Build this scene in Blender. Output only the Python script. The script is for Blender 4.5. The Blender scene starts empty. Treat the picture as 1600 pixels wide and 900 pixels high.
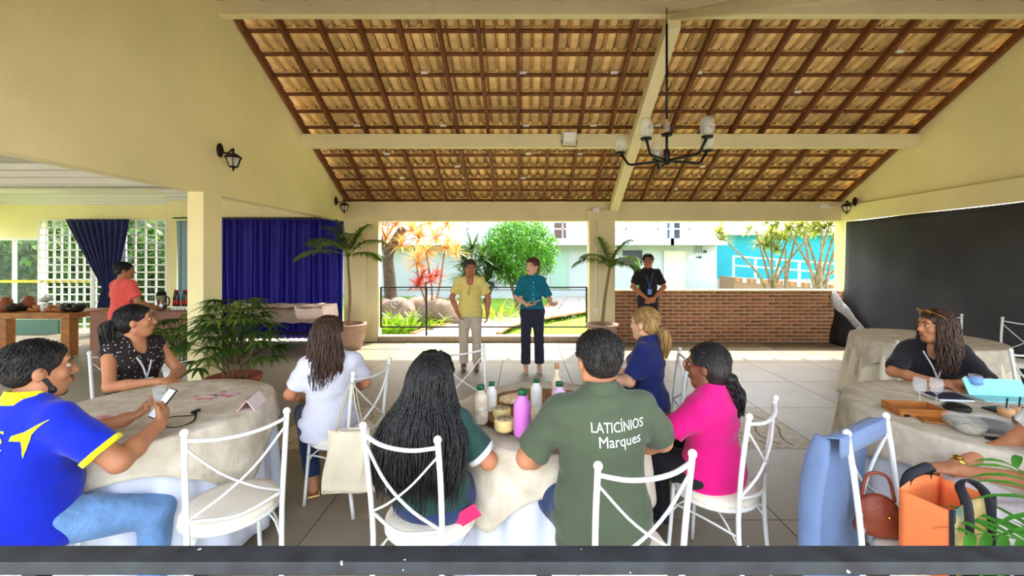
import bpy, bmesh, math, random
import numpy as np
from mathutils import Vector, Matrix, Euler
from mathutils.bvhtree import BVHTree

scene = bpy.context.scene
COL = scene.collection
rnd = random.Random(7)
PI = math.pi

# ------------------------------------------------------------------ camera
CAM_H = 1.70
cam_data = bpy.data.cameras.new('camera')
cam_data.sensor_width = 36.0
cam_data.lens = 36.0 * 650.0 / 1600.0
cam_data.shift_x = -17.0 / 1600.0
cam_data.shift_y = -47.0 / 1600.0
cam_data.clip_start = 0.05
cam_data.clip_end = 400
camera = bpy.data.objects.new('camera', cam_data)
camera.location = (0, 0, CAM_H)
camera.rotation_euler = (math.radians(90), 0, 0)
COL.objects.link(camera)
scene.camera = camera

# ------------------------------------------------------------------ sky, sun, exposure
SUN_DIR = Vector((0.36, 1.0, 1.42)).normalized()
world = bpy.data.worlds.new('World')
scene.world = world
world.use_nodes = True
wn = world.node_tree.nodes
wl = world.node_tree.links
bg = wn['Background']
sky = wn.new('ShaderNodeTexSky')
sky.sky_type = 'NISHITA'
sky.sun_disc = False
sky.sun_elevation = math.radians(53)
sky.sun_rotation = math.atan2(SUN_DIR.x, SUN_DIR.y)
sky.air_density = 1.0
sky.dust_density = 2.5
sky.ozone_density = 1.0
hs = wn.new('ShaderNodeHueSaturation')
hs.inputs['Saturation'].default_value = 0.45
wl.new(sky.outputs[0], hs.inputs['Color'])
wl.new(hs.outputs[0], bg.inputs['Color'])
bg.inputs['Strength'].default_value = 0.85
sun_data = bpy.data.lights.new('sun', 'SUN')
sun_data.energy = 7.0
sun_data.angle = math.radians(0.6)
sun_data.color = (1.0, 0.94, 0.83)
sun = bpy.data.objects.new('sun', sun_data)
sun.rotation_euler = (-SUN_DIR).to_track_quat('-Z', 'Y').to_euler()
sun.location = (4, 12, 20)
COL.objects.link(sun)
vs = scene.view_settings
vs.view_transform = 'Standard'
vs.look = 'None'
vs.exposure = 0.72
vs.gamma = 1.0
vs.use_curve_mapping = False

# ------------------------------------------------------------------ colour and materials
def S(r, g, b):
    def c(u):
        u /= 255.0
        return u / 12.92 if u <= 0.04045 else ((u + 0.055) / 1.055) ** 2.4
    return (c(r), c(g), c(b))

MATS = {}
def mat(name, col, rough=0.6, var=0.0, vscale=4.0, bump=0.0, bscale=40.0, metal=0.0, spec=0.4,
        trans=0.0, col2=None, stretch=(1, 1, 1), rand=0.0, sheen=0.0, ior=1.45, alpha=1.0, detail=4.0, sub=0.0, bdist=0.02):
    if name in MATS:
        return MATS[name]
    m = bpy.data.materials.new(name)
    m.use_nodes = True
    nt = m.node_tree
    N, L = nt.nodes, nt.links
    b = N['Principled BSDF']
    b.inputs['Base Color'].default_value = (*col, 1)
    b.inputs['Roughness'].default_value = rough
    b.inputs['Metallic'].default_value = metal
    b.inputs['Specular IOR Level'].default_value = spec
    b.inputs['IOR'].default_value = ior
    if trans: b.inputs['Transmission Weight'].default_value = trans
    if sheen: b.inputs['Sheen Weight'].default_value = sheen
    if alpha < 1: b.inputs['Alpha'].default_value = alpha
    if sub:
        b.inputs['Subsurface Weight'].default_value = sub
        b.inputs['Subsurface Scale'].default_value = 0.02
    if var or col2 or bump or rand:
        tc = N.new('ShaderNodeTexCoord')
        mp = N.new('ShaderNodeMapping')
        mp.inputs['Scale'].default_value = stretch
        L.new(tc.outputs['Object'], mp.inputs['Vector'])
    src = None
    if var or col2:
        nz = N.new('ShaderNodeTexNoise')
        nz.inputs['Scale'].default_value = vscale
        nz.inputs['Detail'].default_value = detail
        L.new(mp.outputs[0], nz.inputs['Vector'])
        cr = N.new('ShaderNodeValToRGB')
        c1 = tuple(max(0, x * (1 - var)) for x in col)
        c2 = col2 if col2 else tuple(min(1, x * (1 + var)) for x in col)
        cr.color_ramp.elements[0].color = (*c1, 1); cr.color_ramp.elements[0].position = 0.34
        cr.color_ramp.elements[1].color = (*c2, 1); cr.color_ramp.elements[1].position = 0.66
        L.new(nz.outputs[0], cr.inputs[0])
        src = cr.outputs[0]
    if rand:
        oi = N.new('ShaderNodeObjectInfo')
        ge = N.new('ShaderNodeNewGeometry')
        ad = N.new('ShaderNodeMath'); ad.operation = 'ADD'
        L.new(oi.outputs['Random'], ad.inputs[0]); L.new(ge.outputs['Random Per Island'], ad.inputs[1])
        fr = N.new('ShaderNodeMath'); fr.operation = 'FRACT'
        L.new(ad.outputs[0], fr.inputs[0])
        mr = N.new('ShaderNodeMapRange')
        mr.inputs['To Min'].default_value = 1 - rand
        mr.inputs['To Max'].default_value = 1 + rand
        L.new(fr.outputs[0], mr.inputs['Value'])
        mx = N.new('ShaderNodeVectorMath'); mx.operation = 'SCALE'
        if src: L.new(src, mx.inputs[0])
        else: mx.inputs[0].default_value = col
        L.new(mr.outputs[0], mx.inputs['Scale'])
        src = mx.outputs[0]
    if src: L.new(src, b.inputs['Base Color'])
    if bump:
        n2 = N.new('ShaderNodeTexNoise')
        n2.inputs['Scale'].default_value = bscale
        n2.inputs['Detail'].default_value = 3
        L.new(mp.outputs[0], n2.inputs['Vector'])
        bp = N.new('ShaderNodeBump')
        bp.inputs['Strength'].default_value = bump
        bp.inputs['Distance'].default_value = bdist
        L.new(n2.outputs[0], bp.inputs['Height'])
        L.new(bp.outputs[0], b.inputs['Normal'])
    MATS[name] = m
    return m

def leaf_mat(name, col, col2, tr=0.35, rand=0.25):
    """leaf with real translucency, so that light from behind shines through"""
    if name in MATS: return MATS[name]
    m = mat(name, col, rough=0.5, col2=col2, vscale=3.0, rand=rand, spec=0.3)
    N, L = m.node_tree.nodes, m.node_tree.links
    b = N['Principled BSDF']; out = N['Material Output']
    t = N.new('ShaderNodeBsdfTranslucent'); mix = N.new('ShaderNodeMixShader')
    mix.inputs[0].default_value = tr
    src = b.inputs['Base Color'].links[0].from_socket
    L.new(src, t.inputs['Color'])
    L.new(b.outputs[0], mix.inputs[1]); L.new(t.outputs[0], mix.inputs[2])
    L.new(mix.outputs[0], out.inputs['Surface'])
    return m

# ------------------------------------------------------------------ object helpers
def link(o, parent=None):
    COL.objects.link(o)
    if parent is not None: o.parent = parent
    return o

def tag(o, label=None, cat=None, group=None, kind=None):
    if label: o['label'] = label
    if cat: o['category'] = cat
    if group: o['group'] = group
    if kind: o['kind'] = kind
    return o

def face_dir(fx, fy):
    return math.atan2(-fx, fy)

def thing(name, label, cat, loc=(0, 0, 0), rz=0.0, group=None, kind=None):
    o = bpy.data.objects.new(name, None)
    o.empty_display_size = 0.1
    o.location = loc
    o.rotation_euler = (0, 0, rz)
    link(o)
    return tag(o, label, cat, group, kind)

def copy_tree(o, parent=None):
    c = o.copy()
    link(c, parent)
    for ch in list(o.children): copy_tree(ch, c)
    return c

class MB:
    """collects shapes and links them as one mesh object"""
    def __init__(s): s.v = []; s.f = []; s.sm = []
    def add(s, vs_, fs_, smooth=False):
        o = len(s.v)
        s.v += [tuple(p) for p in vs_]
        s.f += [tuple(i + o for i in f) for f in fs_]
        s.sm += [smooth] * len(fs_)
        return s
    def box(s, c, d, rot=None, M=None):
        hx, hy, hz = d[0] / 2, d[1] / 2, d[2] / 2
        pts = [Vector((x, y, z)) for x in (-hx, hx) for y in (-hy, hy) for z in (-hz, hz)]
        if rot is not None:
            R = Euler(rot).to_matrix(); pts = [R @ p for p in pts]
        pts = [p + Vector(c) for p in pts]
        if M is not None: pts = [M @ p for p in pts]
        return s.add(pts, [(0, 1, 3, 2), (4, 6, 7, 5), (0, 4, 5, 1), (2, 3, 7, 6), (0, 2, 6, 4), (1, 5, 7, 3)])
    def b2(s, lo, hi):
        return s.box([(a + b) / 2 for a, b in zip(lo, hi)], [abs(b - a) for a, b in zip(lo, hi)])
    def tube(s, pts, r, n=8, cap=True, flat=None, closed=False):
        pts = [Vector(p) for p in pts]
        m = len(pts)
        rs = r if isinstance(r, (list, tuple)) else [r] * m
        vs_, fs_ = [], []
        up = None
        for i, p in enumerate(pts):
            if closed: t = pts[(i + 1) % m] - pts[i - 1]
            else: t = pts[min(i + 1, m - 1)] - pts[max(i - 1, 0)]
            if t.length < 1e-9: t = Vector((0, 0, 1))
            t.normalize()
            if up is None:
                up = Vector((0, 0, 1)) if abs(t.z) < 0.9 else Vector((1, 0, 0))
            x = t.cross(up)
            if x.length < 1e-6: x = t.orthogonal()
            x.normalize(); y = x.cross(t).normalized(); up = y
            for k in range(n):
                a = 2 * PI * k / n
                ca, sa = math.cos(a), math.sin(a)
                if flat: sa *= flat
                vs_.append(p + (x * ca + y * sa) * rs[i])
        for i in range(m if closed else m - 1):
            j = (i + 1) % m
            for k in range(n):
                l = (k + 1) % n
                fs_.append((i * n + k, i * n + l, j * n + l, j * n + k))
        if cap and not closed:
            fs_.append(tuple(range(n - 1, -1, -1)))
            fs_.append(tuple((m - 1) * n + k for k in range(n)))
        return s.add(vs_, fs_, True)
    def lathe(s, prof, n=24, c=(0, 0, 0), smooth=True, M=None):
        vs_, fs_ = [], []
        for (r, z) in prof:
            for k in range(n):
                a = 2 * PI * k / n
                p = Vector((r * math.cos(a), r * math.sin(a), z))
                vs_.append((M @ p if M is not None else p) + Vector(c))
        for i in range(len(prof) - 1):
            for k in range(n):
                l = (k + 1) % n
                fs_.append((i * n + k, i * n + l, (i + 1) * n + l, (i + 1) * n + k))
        if prof[0][0] > 1e-6: fs_.append(tuple(range(n - 1, -1, -1)))
        if prof[-1][0] > 1e-6: fs_.append(tuple((len(prof) - 1) * n + k for k in range(n)))
        return s.add(vs_, fs_, smooth)
    def ball(s, c, r, n=10, sc=(1, 1, 1), R=None):
        prof = [(r * math.sin(PI * i / n), -r * math.cos(PI * i / n)) for i in range(n + 1)]
        M = Matrix.Diagonal(Vector(sc))
        if R is not None: M = R @ M
        return s.lathe(prof, n + 4, c, True, M)
    def grid(s, fn, nu, nv, closed_u=False, smooth=True):
        vs_ = [fn(i / (nu if closed_u else nu - 1), j / (nv - 1)) for j in range(nv) for i in range(nu)]
        fs_ = []
        for j in range(nv - 1):
            for i in range(nu if closed_u else nu - 1):
                k = (i + 1) % nu
                fs_.append((j * nu + i, j * nu + k, (j + 1) * nu + k, (j + 1) * nu + i))
        return s.add(vs_, fs_, smooth)
    def prism(s, poly, axis, a, b):
        """2D polygon extruded along axis 'x','y' or 'z' from a to b"""
        def P(u, v, w):
            return {'x': (w, u, v), 'y': (u, w, v), 'z': (u, v, w)}[axis]
        n = len(poly)
        vs_ = [P(u, v, a) for u, v in poly] + [P(u, v, b) for u, v in poly]
        fs_ = [tuple(range(n - 1, -1, -1)), tuple(range(n, 2 * n))]
        for i in range(n):
            j = (i + 1) % n
            fs_.append((i, j, n + j, n + i))
        return s.add(vs_, fs_)
    def mesh(s, name):
        me = bpy.data.meshes.new(name)
        me.from_pydata(s.v, [], s.f)
        me.polygons.foreach_set('use_smooth', s.sm)
        bm = bmesh.new(); bm.from_mesh(me)
        bmesh.ops.recalc_face_normals(bm, faces=bm.faces)
        bm.to_mesh(me); bm.free()
        me.update()
        return me
    def build(s, name, m, parent=None, loc=None, rot=None, bev=0.0, solid=0.0, sub=0):
        me = s.mesh(name)
        o = bpy.data.objects.new(name, me)
        me.materials.append(m)
        if loc is not None: o.location = loc
        if rot is not None: o.rotation_euler = rot
        link(o, parent)
        if solid:
            md = o.modifiers.new('solid', 'SOLIDIFY'); md.thickness = solid; md.offset = 0
        if bev:
            md = o.modifiers.new('bevel', 'BEVEL'); md.width = bev; md.segments = 2; md.limit_method = 'ANGLE'
        if sub:
            md = o.modifiers.new('sub', 'SUBSURF'); md.levels = sub; md.render_levels = sub
        return o

def struct(o):
    o['kind'] = 'structure'
    return o

def inst(name, me, parent, loc, rot=(0, 0, 0), scale=(1, 1, 1)):
    o = bpy.data.objects.new(name, me)
    o.location = loc; o.rotation_euler = rot; o.scale = scale
    return link(o, parent)

def bez(pts, n):
    """Catmull-Rom through points"""
    P = [Vector(p) for p in pts]
    P = [P[0] * 2 - P[1]] + P + [P[-1] * 2 - P[-2]]
    out = []
    segs = len(P) - 3
    for i in range(n):
        t = i / (n - 1) * segs
        k = min(int(t), segs - 1); u = t - k
        a, b, c, d = P[k:k + 4]
        out.append(0.5 * ((2 * b) + (c - a) * u + (2 * a - 5 * b + 4 * c - d) * u * u + (3 * b - a - 3 * c + d) * u ** 3))
    return out

# pixel column/row of a 1600x900 frame at a known distance -> metres, for laying out the plan
def PX(px, d): return (px - 817.0) / 650.0 * d
def PZ(py, d): return CAM_H - (py - 403.0) / 650.0 * d
# ================================================================== materials of the place
M_wall = mat('cream_paint', S(243, 228, 174), 0.75, var=0.05, vscale=1.2, bump=0.12, bscale=60)
M_beam = mat('cream_beam_paint', S(226, 212, 165), 0.7, var=0.05, vscale=2, bump=0.1, bscale=30)
M_white = mat('white_paint', S(232, 230, 224), 0.6, var=0.03, vscale=2)
M_wood = mat('stained_rafter_wood', S(112, 66, 36), 0.55, var=0.35, vscale=6, stretch=(1, 1, 1), rand=0.15)
M_tile = mat('clay_tile', S(240, 204, 136), 0.8, var=0.14, vscale=7, bump=0.2, bscale=30, rand=0.16)
M_floor = mat('polished_concrete', S(138, 127, 107), 0.42, var=0.10, vscale=1.6, bump=0.03, bscale=12, rand=0.03, spec=0.5)
M_inlay = mat('mosaic_inlay', S(196, 184, 156), 0.5, col2=S(160, 146, 118), vscale=22, bump=0.2, bscale=40)
M_joint = mat('dark_joint', S(112, 104, 92), 0.8)
M_curb = mat('stone_threshold', S(150, 132, 108), 0.6, var=0.12, vscale=8)
M_brick = mat('brick_clay', S(158, 96, 58), 0.85, var=0.22, vscale=14, bump=0.4, bscale=60, rand=0.3)
M_mortar = mat('mortar', S(206, 182, 146), 0.9, var=0.1, vscale=20, bump=0.3, bscale=80)
M_black = mat('black_metal', S(30, 28, 27), 0.45, metal=0.3)
M_bronze = mat('dark_bronze', S(44, 32, 26), 0.45, metal=0.5)

XL, XR = -3.61, 6.45        # inner faces of the side walls
YF, YB = 1.10, 8.37         # front line and inner face of the back wall
LZ = 2.447                  # underside of the ring beam
RIDGE_Y, PITCH = 5.0, 0.556
SL = math.atan(PITCH)
def roof_z(y): return 4.86 - PITCH * abs(y - RIDGE_Y)

# ------------------------------------------------------------------ floor: a bed and its slabs
fl = MB().b2((-12.5, 0.55, -0.12), (XR + 0.6, 8.75, -0.012)).build('floor', M_joint)
struct(fl)
slab_cache = {}
def slab(x0, x1, y0, y1, m, name):
    w, h = round(x1 - x0 - 0.008, 3), round(y1 - y0 - 0.008, 3)
    key = (w, h, m.name)
    if key not in slab_cache:
        me = MB().box((0, 0, -0.008), (w, h, 0.016)).mesh(name); me.materials.append(m)
        slab_cache[key] = me
    inst(name, slab_cache[key], fl, ((x0 + x1) / 2, (y0 + y1) / 2, 0))
xs = [XL - 0.02 + 0.0] + [-2.33 + i for i in range(0, 9)] + [XR + 0.05]
xs = [XL, -2.33, -1.33, -0.33, 0.67, 1.67, 2.67, 3.67, 4.67, 5.67, XR + 0.1]
ys = [0.7, 1.7, 2.7, 3.7, 4.72, 5.7, 6.75, 7.75, 8.32]
inl = {(5, 3), (1, 3), (1, 7), (2, 7), (3, 7), (6, 7), (7, 7), (3, 1)}
for i in range(len(xs) - 1):
    for j in range(len(ys) - 1):
        slab(xs[i], xs[i + 1], ys[j], ys[j + 1], M_inlay if (i, j) in inl else M_floor,
             'inlay_panel' if (i, j) in inl else 'floor_slab')
# leaf scrolls set into the inlay panels
M_scroll = mat('inlay_line', S(138, 122, 96), 0.6)
sc = MB()
for (i, j) in inl:
    cx, cy = (xs[i] + xs[i + 1]) / 2, (ys[j] + ys[j + 1]) / 2
    hw, hh = (xs[i + 1] - xs[i]) / 2 - 0.08, (ys[j + 1] - ys[j]) / 2 - 0.08
    for k in range(5):
        u = -1 + 2 * (k + 0.5) / 5
        pts = [(cx + hw * (u + 0.16 * math.sin(t * 7 + k)), cy + hh * (2 * t - 1), 0.0005) for t in [q / 14 for q in range(15)]]
        sc.tube(pts, 0.008, 4, flat=0.3)
sc.build('inlay_scroll', M_scroll, fl)
lys = [0.7, 2.2, 3.7, 5.2, 6.75, 8.32]
lxs = [-12.4, -10.9, -9.4, -7.9, -6.4, -5.0, XL]
for i in range(6):
    for j in range(5):
        slab(lxs[i], lxs[i + 1], lys[j], lys[j + 1], M_floor, 'floor_slab')
slab(-12.4, -3.8, 8.32, 8.75, M_floor, 'floor_slab')
lf2 = MB().b2((-13.5, 8.75, -0.12), (-3.9, 10.2, 0.0)).build('floor_annex', M_floor); struct(lf2)

# ------------------------------------------------------------------ left wall (gable, column, openings)
wl_ = MB()
T = 0.18
g = [(YF - 0.2, LZ), (YB + 0.25, LZ), (YB + 0.25, roof_z(YB + 0.25) - 0.02), (RIDGE_Y, roof_z(RIDGE_Y) - 0.02), (YF - 0.2, roof_z(YF - 0.2) - 0.02)]
wl_.prism(g, 'x', XL - T, XL)
wl_.b2((XL - T, 4.70, 0), (XL, 4.99, LZ))
wl_.b2((XL - T, YF - 0.2, 0), (XL, YF + 0.15, LZ))
struct(wl_.build('wall_left', M_wall))
# right wall: gable and a lintel that stands a little proud, columns at both ends
wr = MB()
wr.prism(g, 'x', XR, XR + T)
wr.b2((XR, YF - 0.2, 0), (XR + T, YF + 0.15, LZ))
wr.b2((XR, YB - 0.05, 0), (XR + T, YB + 0.25, LZ))
struct(wr.build('wall_right', M_wall))
struct(MB().b2((XR - 0.06, YF - 0.2, LZ - 0.02), (XR + 0.001, YB, 2.74)).build('trim_1', M_wall, bev=0.008))
# back wall: lintel, pillars
wb = MB()
wb.b2((XL, YB, LZ), (XR, YB + 0.25, 2.83))
wb.b2((XL, YB + 0.02, 0), (XL + 0.45, YB + 0.25, LZ))
wb.b2((XL + 0.45, YB + 0.06, 0), (-2.93, YB + 0.25, LZ))
wb.b2((1.33, YB - 0.06, 0), (1.84, YB + 0.25, LZ))
struct(wb.build('wall_back', M_beam))
struct(MB().b2((1.28, YB - 0.09, LZ - 0.005), (1.89, YB - 0.001, LZ + 0.20)).build('trim_2', M_beam, bev=0.006))
struct(MB().b2((-2.93, YB + 0.0, 0.0), (1.33, YB + 0.27, 0.115)).build('trim_3', M_curb, bev=0.01))
# brick half wall of single bricks between the column and the corner
bw = MB().b2((1.84, YB + 0.02, 0), (XR, YB + 0.24, 1.02)).build('wall_brick', M_mortar); struct(bw)
bl, bh, gp = 0.212, 0.046, 0.027
bme = MB().box((0, 0, 0), (bl, 0.03, bh)).mesh('brick'); bme.materials.append(M_brick)
hme = MB().box((0, 0, 0), (bl / 2, 0.03, bh)).mesh('brick'); hme.materials.append(M_brick)
rows = 14
for r in range(rows):
    z = 0.03 + bh / 2 + r * (bh + gp)
    x = 1.85 + bl / 2 - (0 if r % 2 == 0 else (bl + gp) / 2)
    while x - bl / 2 < XR - 0.02:
        dy = rnd.uniform(-0.004, 0.006)
        if x - bl / 2 < 1.84: inst('brick', hme, bw, (1.85 + bl / 4, YB + 0.014 + dy, z))
        elif x + bl / 2 > XR: inst('brick', hme, bw, (XR - bl / 4 - 0.004, YB + 0.014 + dy, z))
        else: inst('brick', bme, bw, (x, YB + 0.014 + dy, z + rnd.uniform(-0.002, 0.002)), (0, rnd.uniform(-0.008, 0.008), 0))
        x += bl + gp
struct(MB().b2((1.84, YB - 0.015, 1.022), (XR, YB + 0.26, 1.058)).build('trim_4', M_beam, bev=0.006))

# ------------------------------------------------------------------ roof: rafters, battens, clay tiles
roof = bpy.data.objects.new('ceiling', None); link(roof); struct(roof)
def slope_obj(name, me, x, y, dz, side, parent, m=None):
    """place a mesh (local y runs up the slope) with its centre on the slope"""
    z = roof_z(y) + dz + (0.0 if side > 0 else 0.07)
    ang = -SL if side > 0 else SL      # far slope falls with +y
    return inst(name, me, parent, (x, y, z), (ang, 0, 0))
cs = math.cos(SL)
RX0, RX1 = XL + 0.03, XR - 0.03
tw, ex, tl = 0.162, 0.328, 0.40
def tile_pts():
    # flat trough with raised humps at both edges, the low end lifted over the next tile
    shape = [(0.0, 0.066), (0.10, 0.066), (0.17, 0.050), (0.25, 0.002), (0.75, 0.002), (0.83, 0.050), (0.90, 0.066), (1.0, 0.066)]
    n = len(shape) - 1
    top = [(u * (tw + 0.012) - tw / 2, z + 0.007) for u, z in shape]
    bot = [(u * (tw + 0.012) - tw / 2, z - 0.006) for u, z in shape]
    prof = top + bot[::-1]
    vs_, fs_ = [], []
    m = len(prof)
    for (yy, off) in ((-tl / 2, 0.082), (tl / 2, 0.0)):
        for (x, z) in prof: vs_.append((x, yy, z + off))
    for i in range(m):
        j = (i + 1) % m
        fs_.append((i, j, m + j, m + i))
    for i in range(n):
        fs_.append((i, i + 1, m - 2 - i, m - 1 - i)); fs_.append((m + i, m + m - 1 - i, m + m - 2 - i, m + i + 1))
    return vs_, fs_
tv, tf = tile_pts()
ncol = int((RX1 - RX0 + 0.06) / tw) + 1
nrow = 13
def tile_me(flip):
    t = MB()
    v = [(x, -y if flip else y, z) for x, y, z in tv]
    t.add(v, tf); me = t.mesh('roof_tile'); me.materials.append(M_tile)
    return me, v
for side in (1, -1):
    # on the far slope the low end points to +y
    me, v = tile_me(side > 0)
    cand = []
    for r in range(nrow):
        s_ = 0.12 + ex * (r + 0.5)
        y = RIDGE_Y + side * s_ * cs
        for c in range(ncol):
            x = RX0 + tw * (c + 0.5) - 0.03
            cand.append((x, y))
    if side > 0:
        cand.sort(key=lambda p: p[0] ** 2 + p[1] ** 2 + 3)
        vis = [p for p in cand if abs(p[0] / p[1]) < 1.22][:298]
        for x, y in vis: slope_obj('roof_tile', me, x, y, 0.014, side, roof)
        vset = set(vis)
        rest = [p for p in cand if p not in vset]
    else: rest = cand
    mb = MB()
    ang = -SL if side > 0 else SL
    R = Matrix.Rotation(ang, 3, 'X')
    vv = [R @ Vector(p) for p in v]
    for x, y in rest:
        o = Vector((x, y, roof_z(y) + 0.014 + (0.0 if side > 0 else 0.07)))
        mb.add([p + o for p in vv], tf)
    o = mb.build('tile_field', M_tile, roof); o['kind'] = 'stuff'
    dz_ = 0.21 + (0.0 if side > 0 else 0.07)
    y1_ = RIDGE_Y + side * 3.95
    MB().prism([(RIDGE_Y, roof_z(RIDGE_Y) + dz_), (y1_, roof_z(y1_) + dz_), (y1_, roof_z(y1_) + dz_ + 0.012), (RIDGE_Y, roof_z(RIDGE_Y) + dz_ + 0.012)], 'x', XL - T, XR + T).build('sun_blocker', mat('sun_blocker_brown', S(96, 70, 48), 0.9), roof)  # unseen slab added above the tiles to block sun leaking between rows
    # battens under the tiles
    bm_ = MB().box((0, 0, 0), (RX1 - RX0, 0.045, 0.03)).mesh('batten'); bm_.materials.append(M_wood)
    for r in range(nrow + 1):
        s_ = 0.12 + ex * r - 0.012
        slope_obj('batten', bm_, (RX0 + RX1) / 2, RIDGE_Y + side * s_ * cs, -0.012, side, roof)
    # rafters
    ln = nrow * ex + 0.2
    rm = MB().box((0, 0, 0), (0.05, ln, 0.095)).mesh('rafter'); rm.materials.append(M_wood)
    n = 21
    for i in range(n):
        x = RX0 + 0.03 + (RX1 - RX0 - 0.06) * i / (n - 1)
        slope_obj('rafter', rm, x, RIDGE_Y + side * (ln / 2) * cs, -0.085, side, roof)
# pale clips that hold single tiles
M_clip = mat('pale_clip', S(225, 225, 215), 0.5)
cm = MB().box((0, 0, 0), (0.10, 0.05, 0.02)).mesh('tile_clip'); cm.materials.append(M_clip)
for (x, r) in [(-2.6, 2), (-1.4, 3), (0.0, 3), (0.05, 6), (-1.3, 6), (-1.2, 9), (1.3, 3), (1.15, 6), (2.5, 3), (2.2, 6), (4.1, 4), (4.2, 7), (-2.7, 6), (-2.4, 8), (0.1, 8), (1.0, 8), (3.3, 9), (-1.1, 10), (2.0, 9), (3.0, 11), (5.1, 2), (-2.3, 10), (0.0, 10)]:
    slope_obj('tile_clip', cm, x, RIDGE_Y + (0.12 + ex * r - 0.05) * cs, -0.012, 1, roof)
MB().b2((XL - T, RIDGE_Y - 0.16, roof_z(RIDGE_Y) + 0.06), (XR + T, RIDGE_Y + 0.16, roof_z(RIDGE_Y) + 0.36)).build('ridge_sun_block', M_tile, roof)  # box added over the ridge gap to keep sun from streaking the gable
# painted timbers: ridge, middle purlin, the rafter beam over the column
struct(MB().b2((XL, 4.91, 4.577), (XR, 5.02, 4.80)).build('trim_5', M_beam, bev=0.006))
struct(MB().b2((XL - 0.0, 6.75, 3.50), (XR, 6.88, 3.715)).build('trim_6', M_beam, bev=0.006))
bm2 = MB()
for side in (1, -1):
    y1 = RIDGE_Y + side * (YB + 0.1 - RIDGE_Y)
    zz = lambda y, o: roof_z(y) - 0.165 - o
    q0, q1 = (0.06, 0.24) if side > 0 else (-0.07, 0.05)
    e0 = 0.24
    bm2.prism([(RIDGE_Y, zz(RIDGE_Y, 0.06)), (y1, zz(y1, q0)), (y1, zz(y1, q1)), (RIDGE_Y - 0.1 * (side < 0), zz(RIDGE_Y, e0 if side > 0 else 0.2))], 'x', 1.73, 1.90)
struct(bm2.build('trim_8', M_beam, bev=0.006))
# front lintel over the railing, with its columns
struct(MB().b2((XL, YF - 0.2, 2.46), (XR, YF - 0.02, 2.58)).build('trim_9', M_beam))

# ------------------------------------------------------------------ annex on the left
AX0 = -12.3
M_ceilw = mat('white_ceiling', S(226, 222, 212), 0.8)
struct(MB().b2((AX0 - 0.2, 0.6, 3.12), (XL - T, 10.0, 3.25)).build('ceiling_annex', M_ceilw))
struct(MB().b2((AX0, 6.35, 2.80), (XL - T, 6.62, 3.12)).build('trim_10', M_ceilw))
cr = MB()
for (o, z0, z1) in ((0.0, 3.02, 3.119), (0.05, 2.92, 3.02), (0.09, 2.82, 2.92)):
    cr.b2((AX0, 6.22 + o, z0), (XL - T, 6.36, z1))
struct(cr.build('trim_11', M_ceilw, bev=0.01))
# back wall of the annex: curtain part at 8.6, lattice part at 9.5
ab = MB()
ab.b2((-7.25, 8.72, 2.45), (XL - T, 8.9, 3.12))
ab.b2((-7.45, 8.72, 0), (-7.25, 9.6, 3.12))
ab.b2((AX0, 9.42, 2.56), (-7.45, 9.6, 3.12))
ab.b2((-8.02, 9.42, 0), (-7.45, 9.6, 2.56))
ab.b2((AX0 - 0.2, 0.6, 2.5), (AX0, 9.6, 3.12))
ab.b2((AX0 - 0.2, 0.6, 0), (AX0, 4.0, 2.5))
struct(ab.build('wall_annex', M_wall))
cr = MB()
for (o, z0, z1) in ((0.14, 3.04, 3.119), (0.09, 2.97, 3.04), (0.05, 2.90, 2.97)):
    cr.b2((AX0, 9.42 - o, z0), (-7.45, 9.421, z1))
    cr.b2((-7.45, 8.72 - o, z0), (XL - T, 8.721, z1))
struct(cr.build('trim_12', M_ceilw, bev=0.008))
# front wall of the annex: low wall, piers and a lintel, windows between
aw = MB()
aw.b2((AX0, 0.6, 2.35), (XL - T, 0.78, 3.12)); aw.b2((AX0, 0.6, 0), (XL - T, 0.78, 0.5))
for x in (AX0, -9.5, -6.8, -3.9): aw.b2((x, 0.6, 0.5), (x + 0.25, 0.78, 2.35))
struct(aw.build('wall_annex_front', M_wall))
# glazed opening left of the lattice
M_glass = mat('window_glass', (0.4, 0.5, 0.46), 0.03, alpha=0.08)
wn_ = MB()
for x in (-12.25, -11.62, -10.98): wn_.b2((x, 9.46, 0), (x + 0.05, 9.52, 2.1))
wn_.b2((-12.25, 9.46, 2.1), (-10.93, 9.52, 2.16)); wn_.b2((-12.25, 9.46, 0), (-10.93, 9.52, 0.06))
w1 = wn_.build('window_1', M_white); struct(w1)
for x in (-12.2, -11.57): MB().b2((x, 9.485, 0.06), (x + 0.58, 9.492, 2.1)).build('pane', M_glass, w1)
struct(MB().b2((-12.25, 9.45, 2.16), (-10.93, 9.56, 2.56)).build('trim_13', M_wall))
struct(MB().b2((-12.25, 9.38, 1.14), (-9.7, 9.40, 1.20)).build('trim_14', mat('yellow_strip', S(226, 206, 60), 0.5)))
# green concrete plinth band under the glass
struct(MB().b2((AX0, 9.30, 0), (-10.4, 9.41, 0.32)).build('trim_15', mat('green_plinth', S(86, 120, 100), 0.7)))
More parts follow.
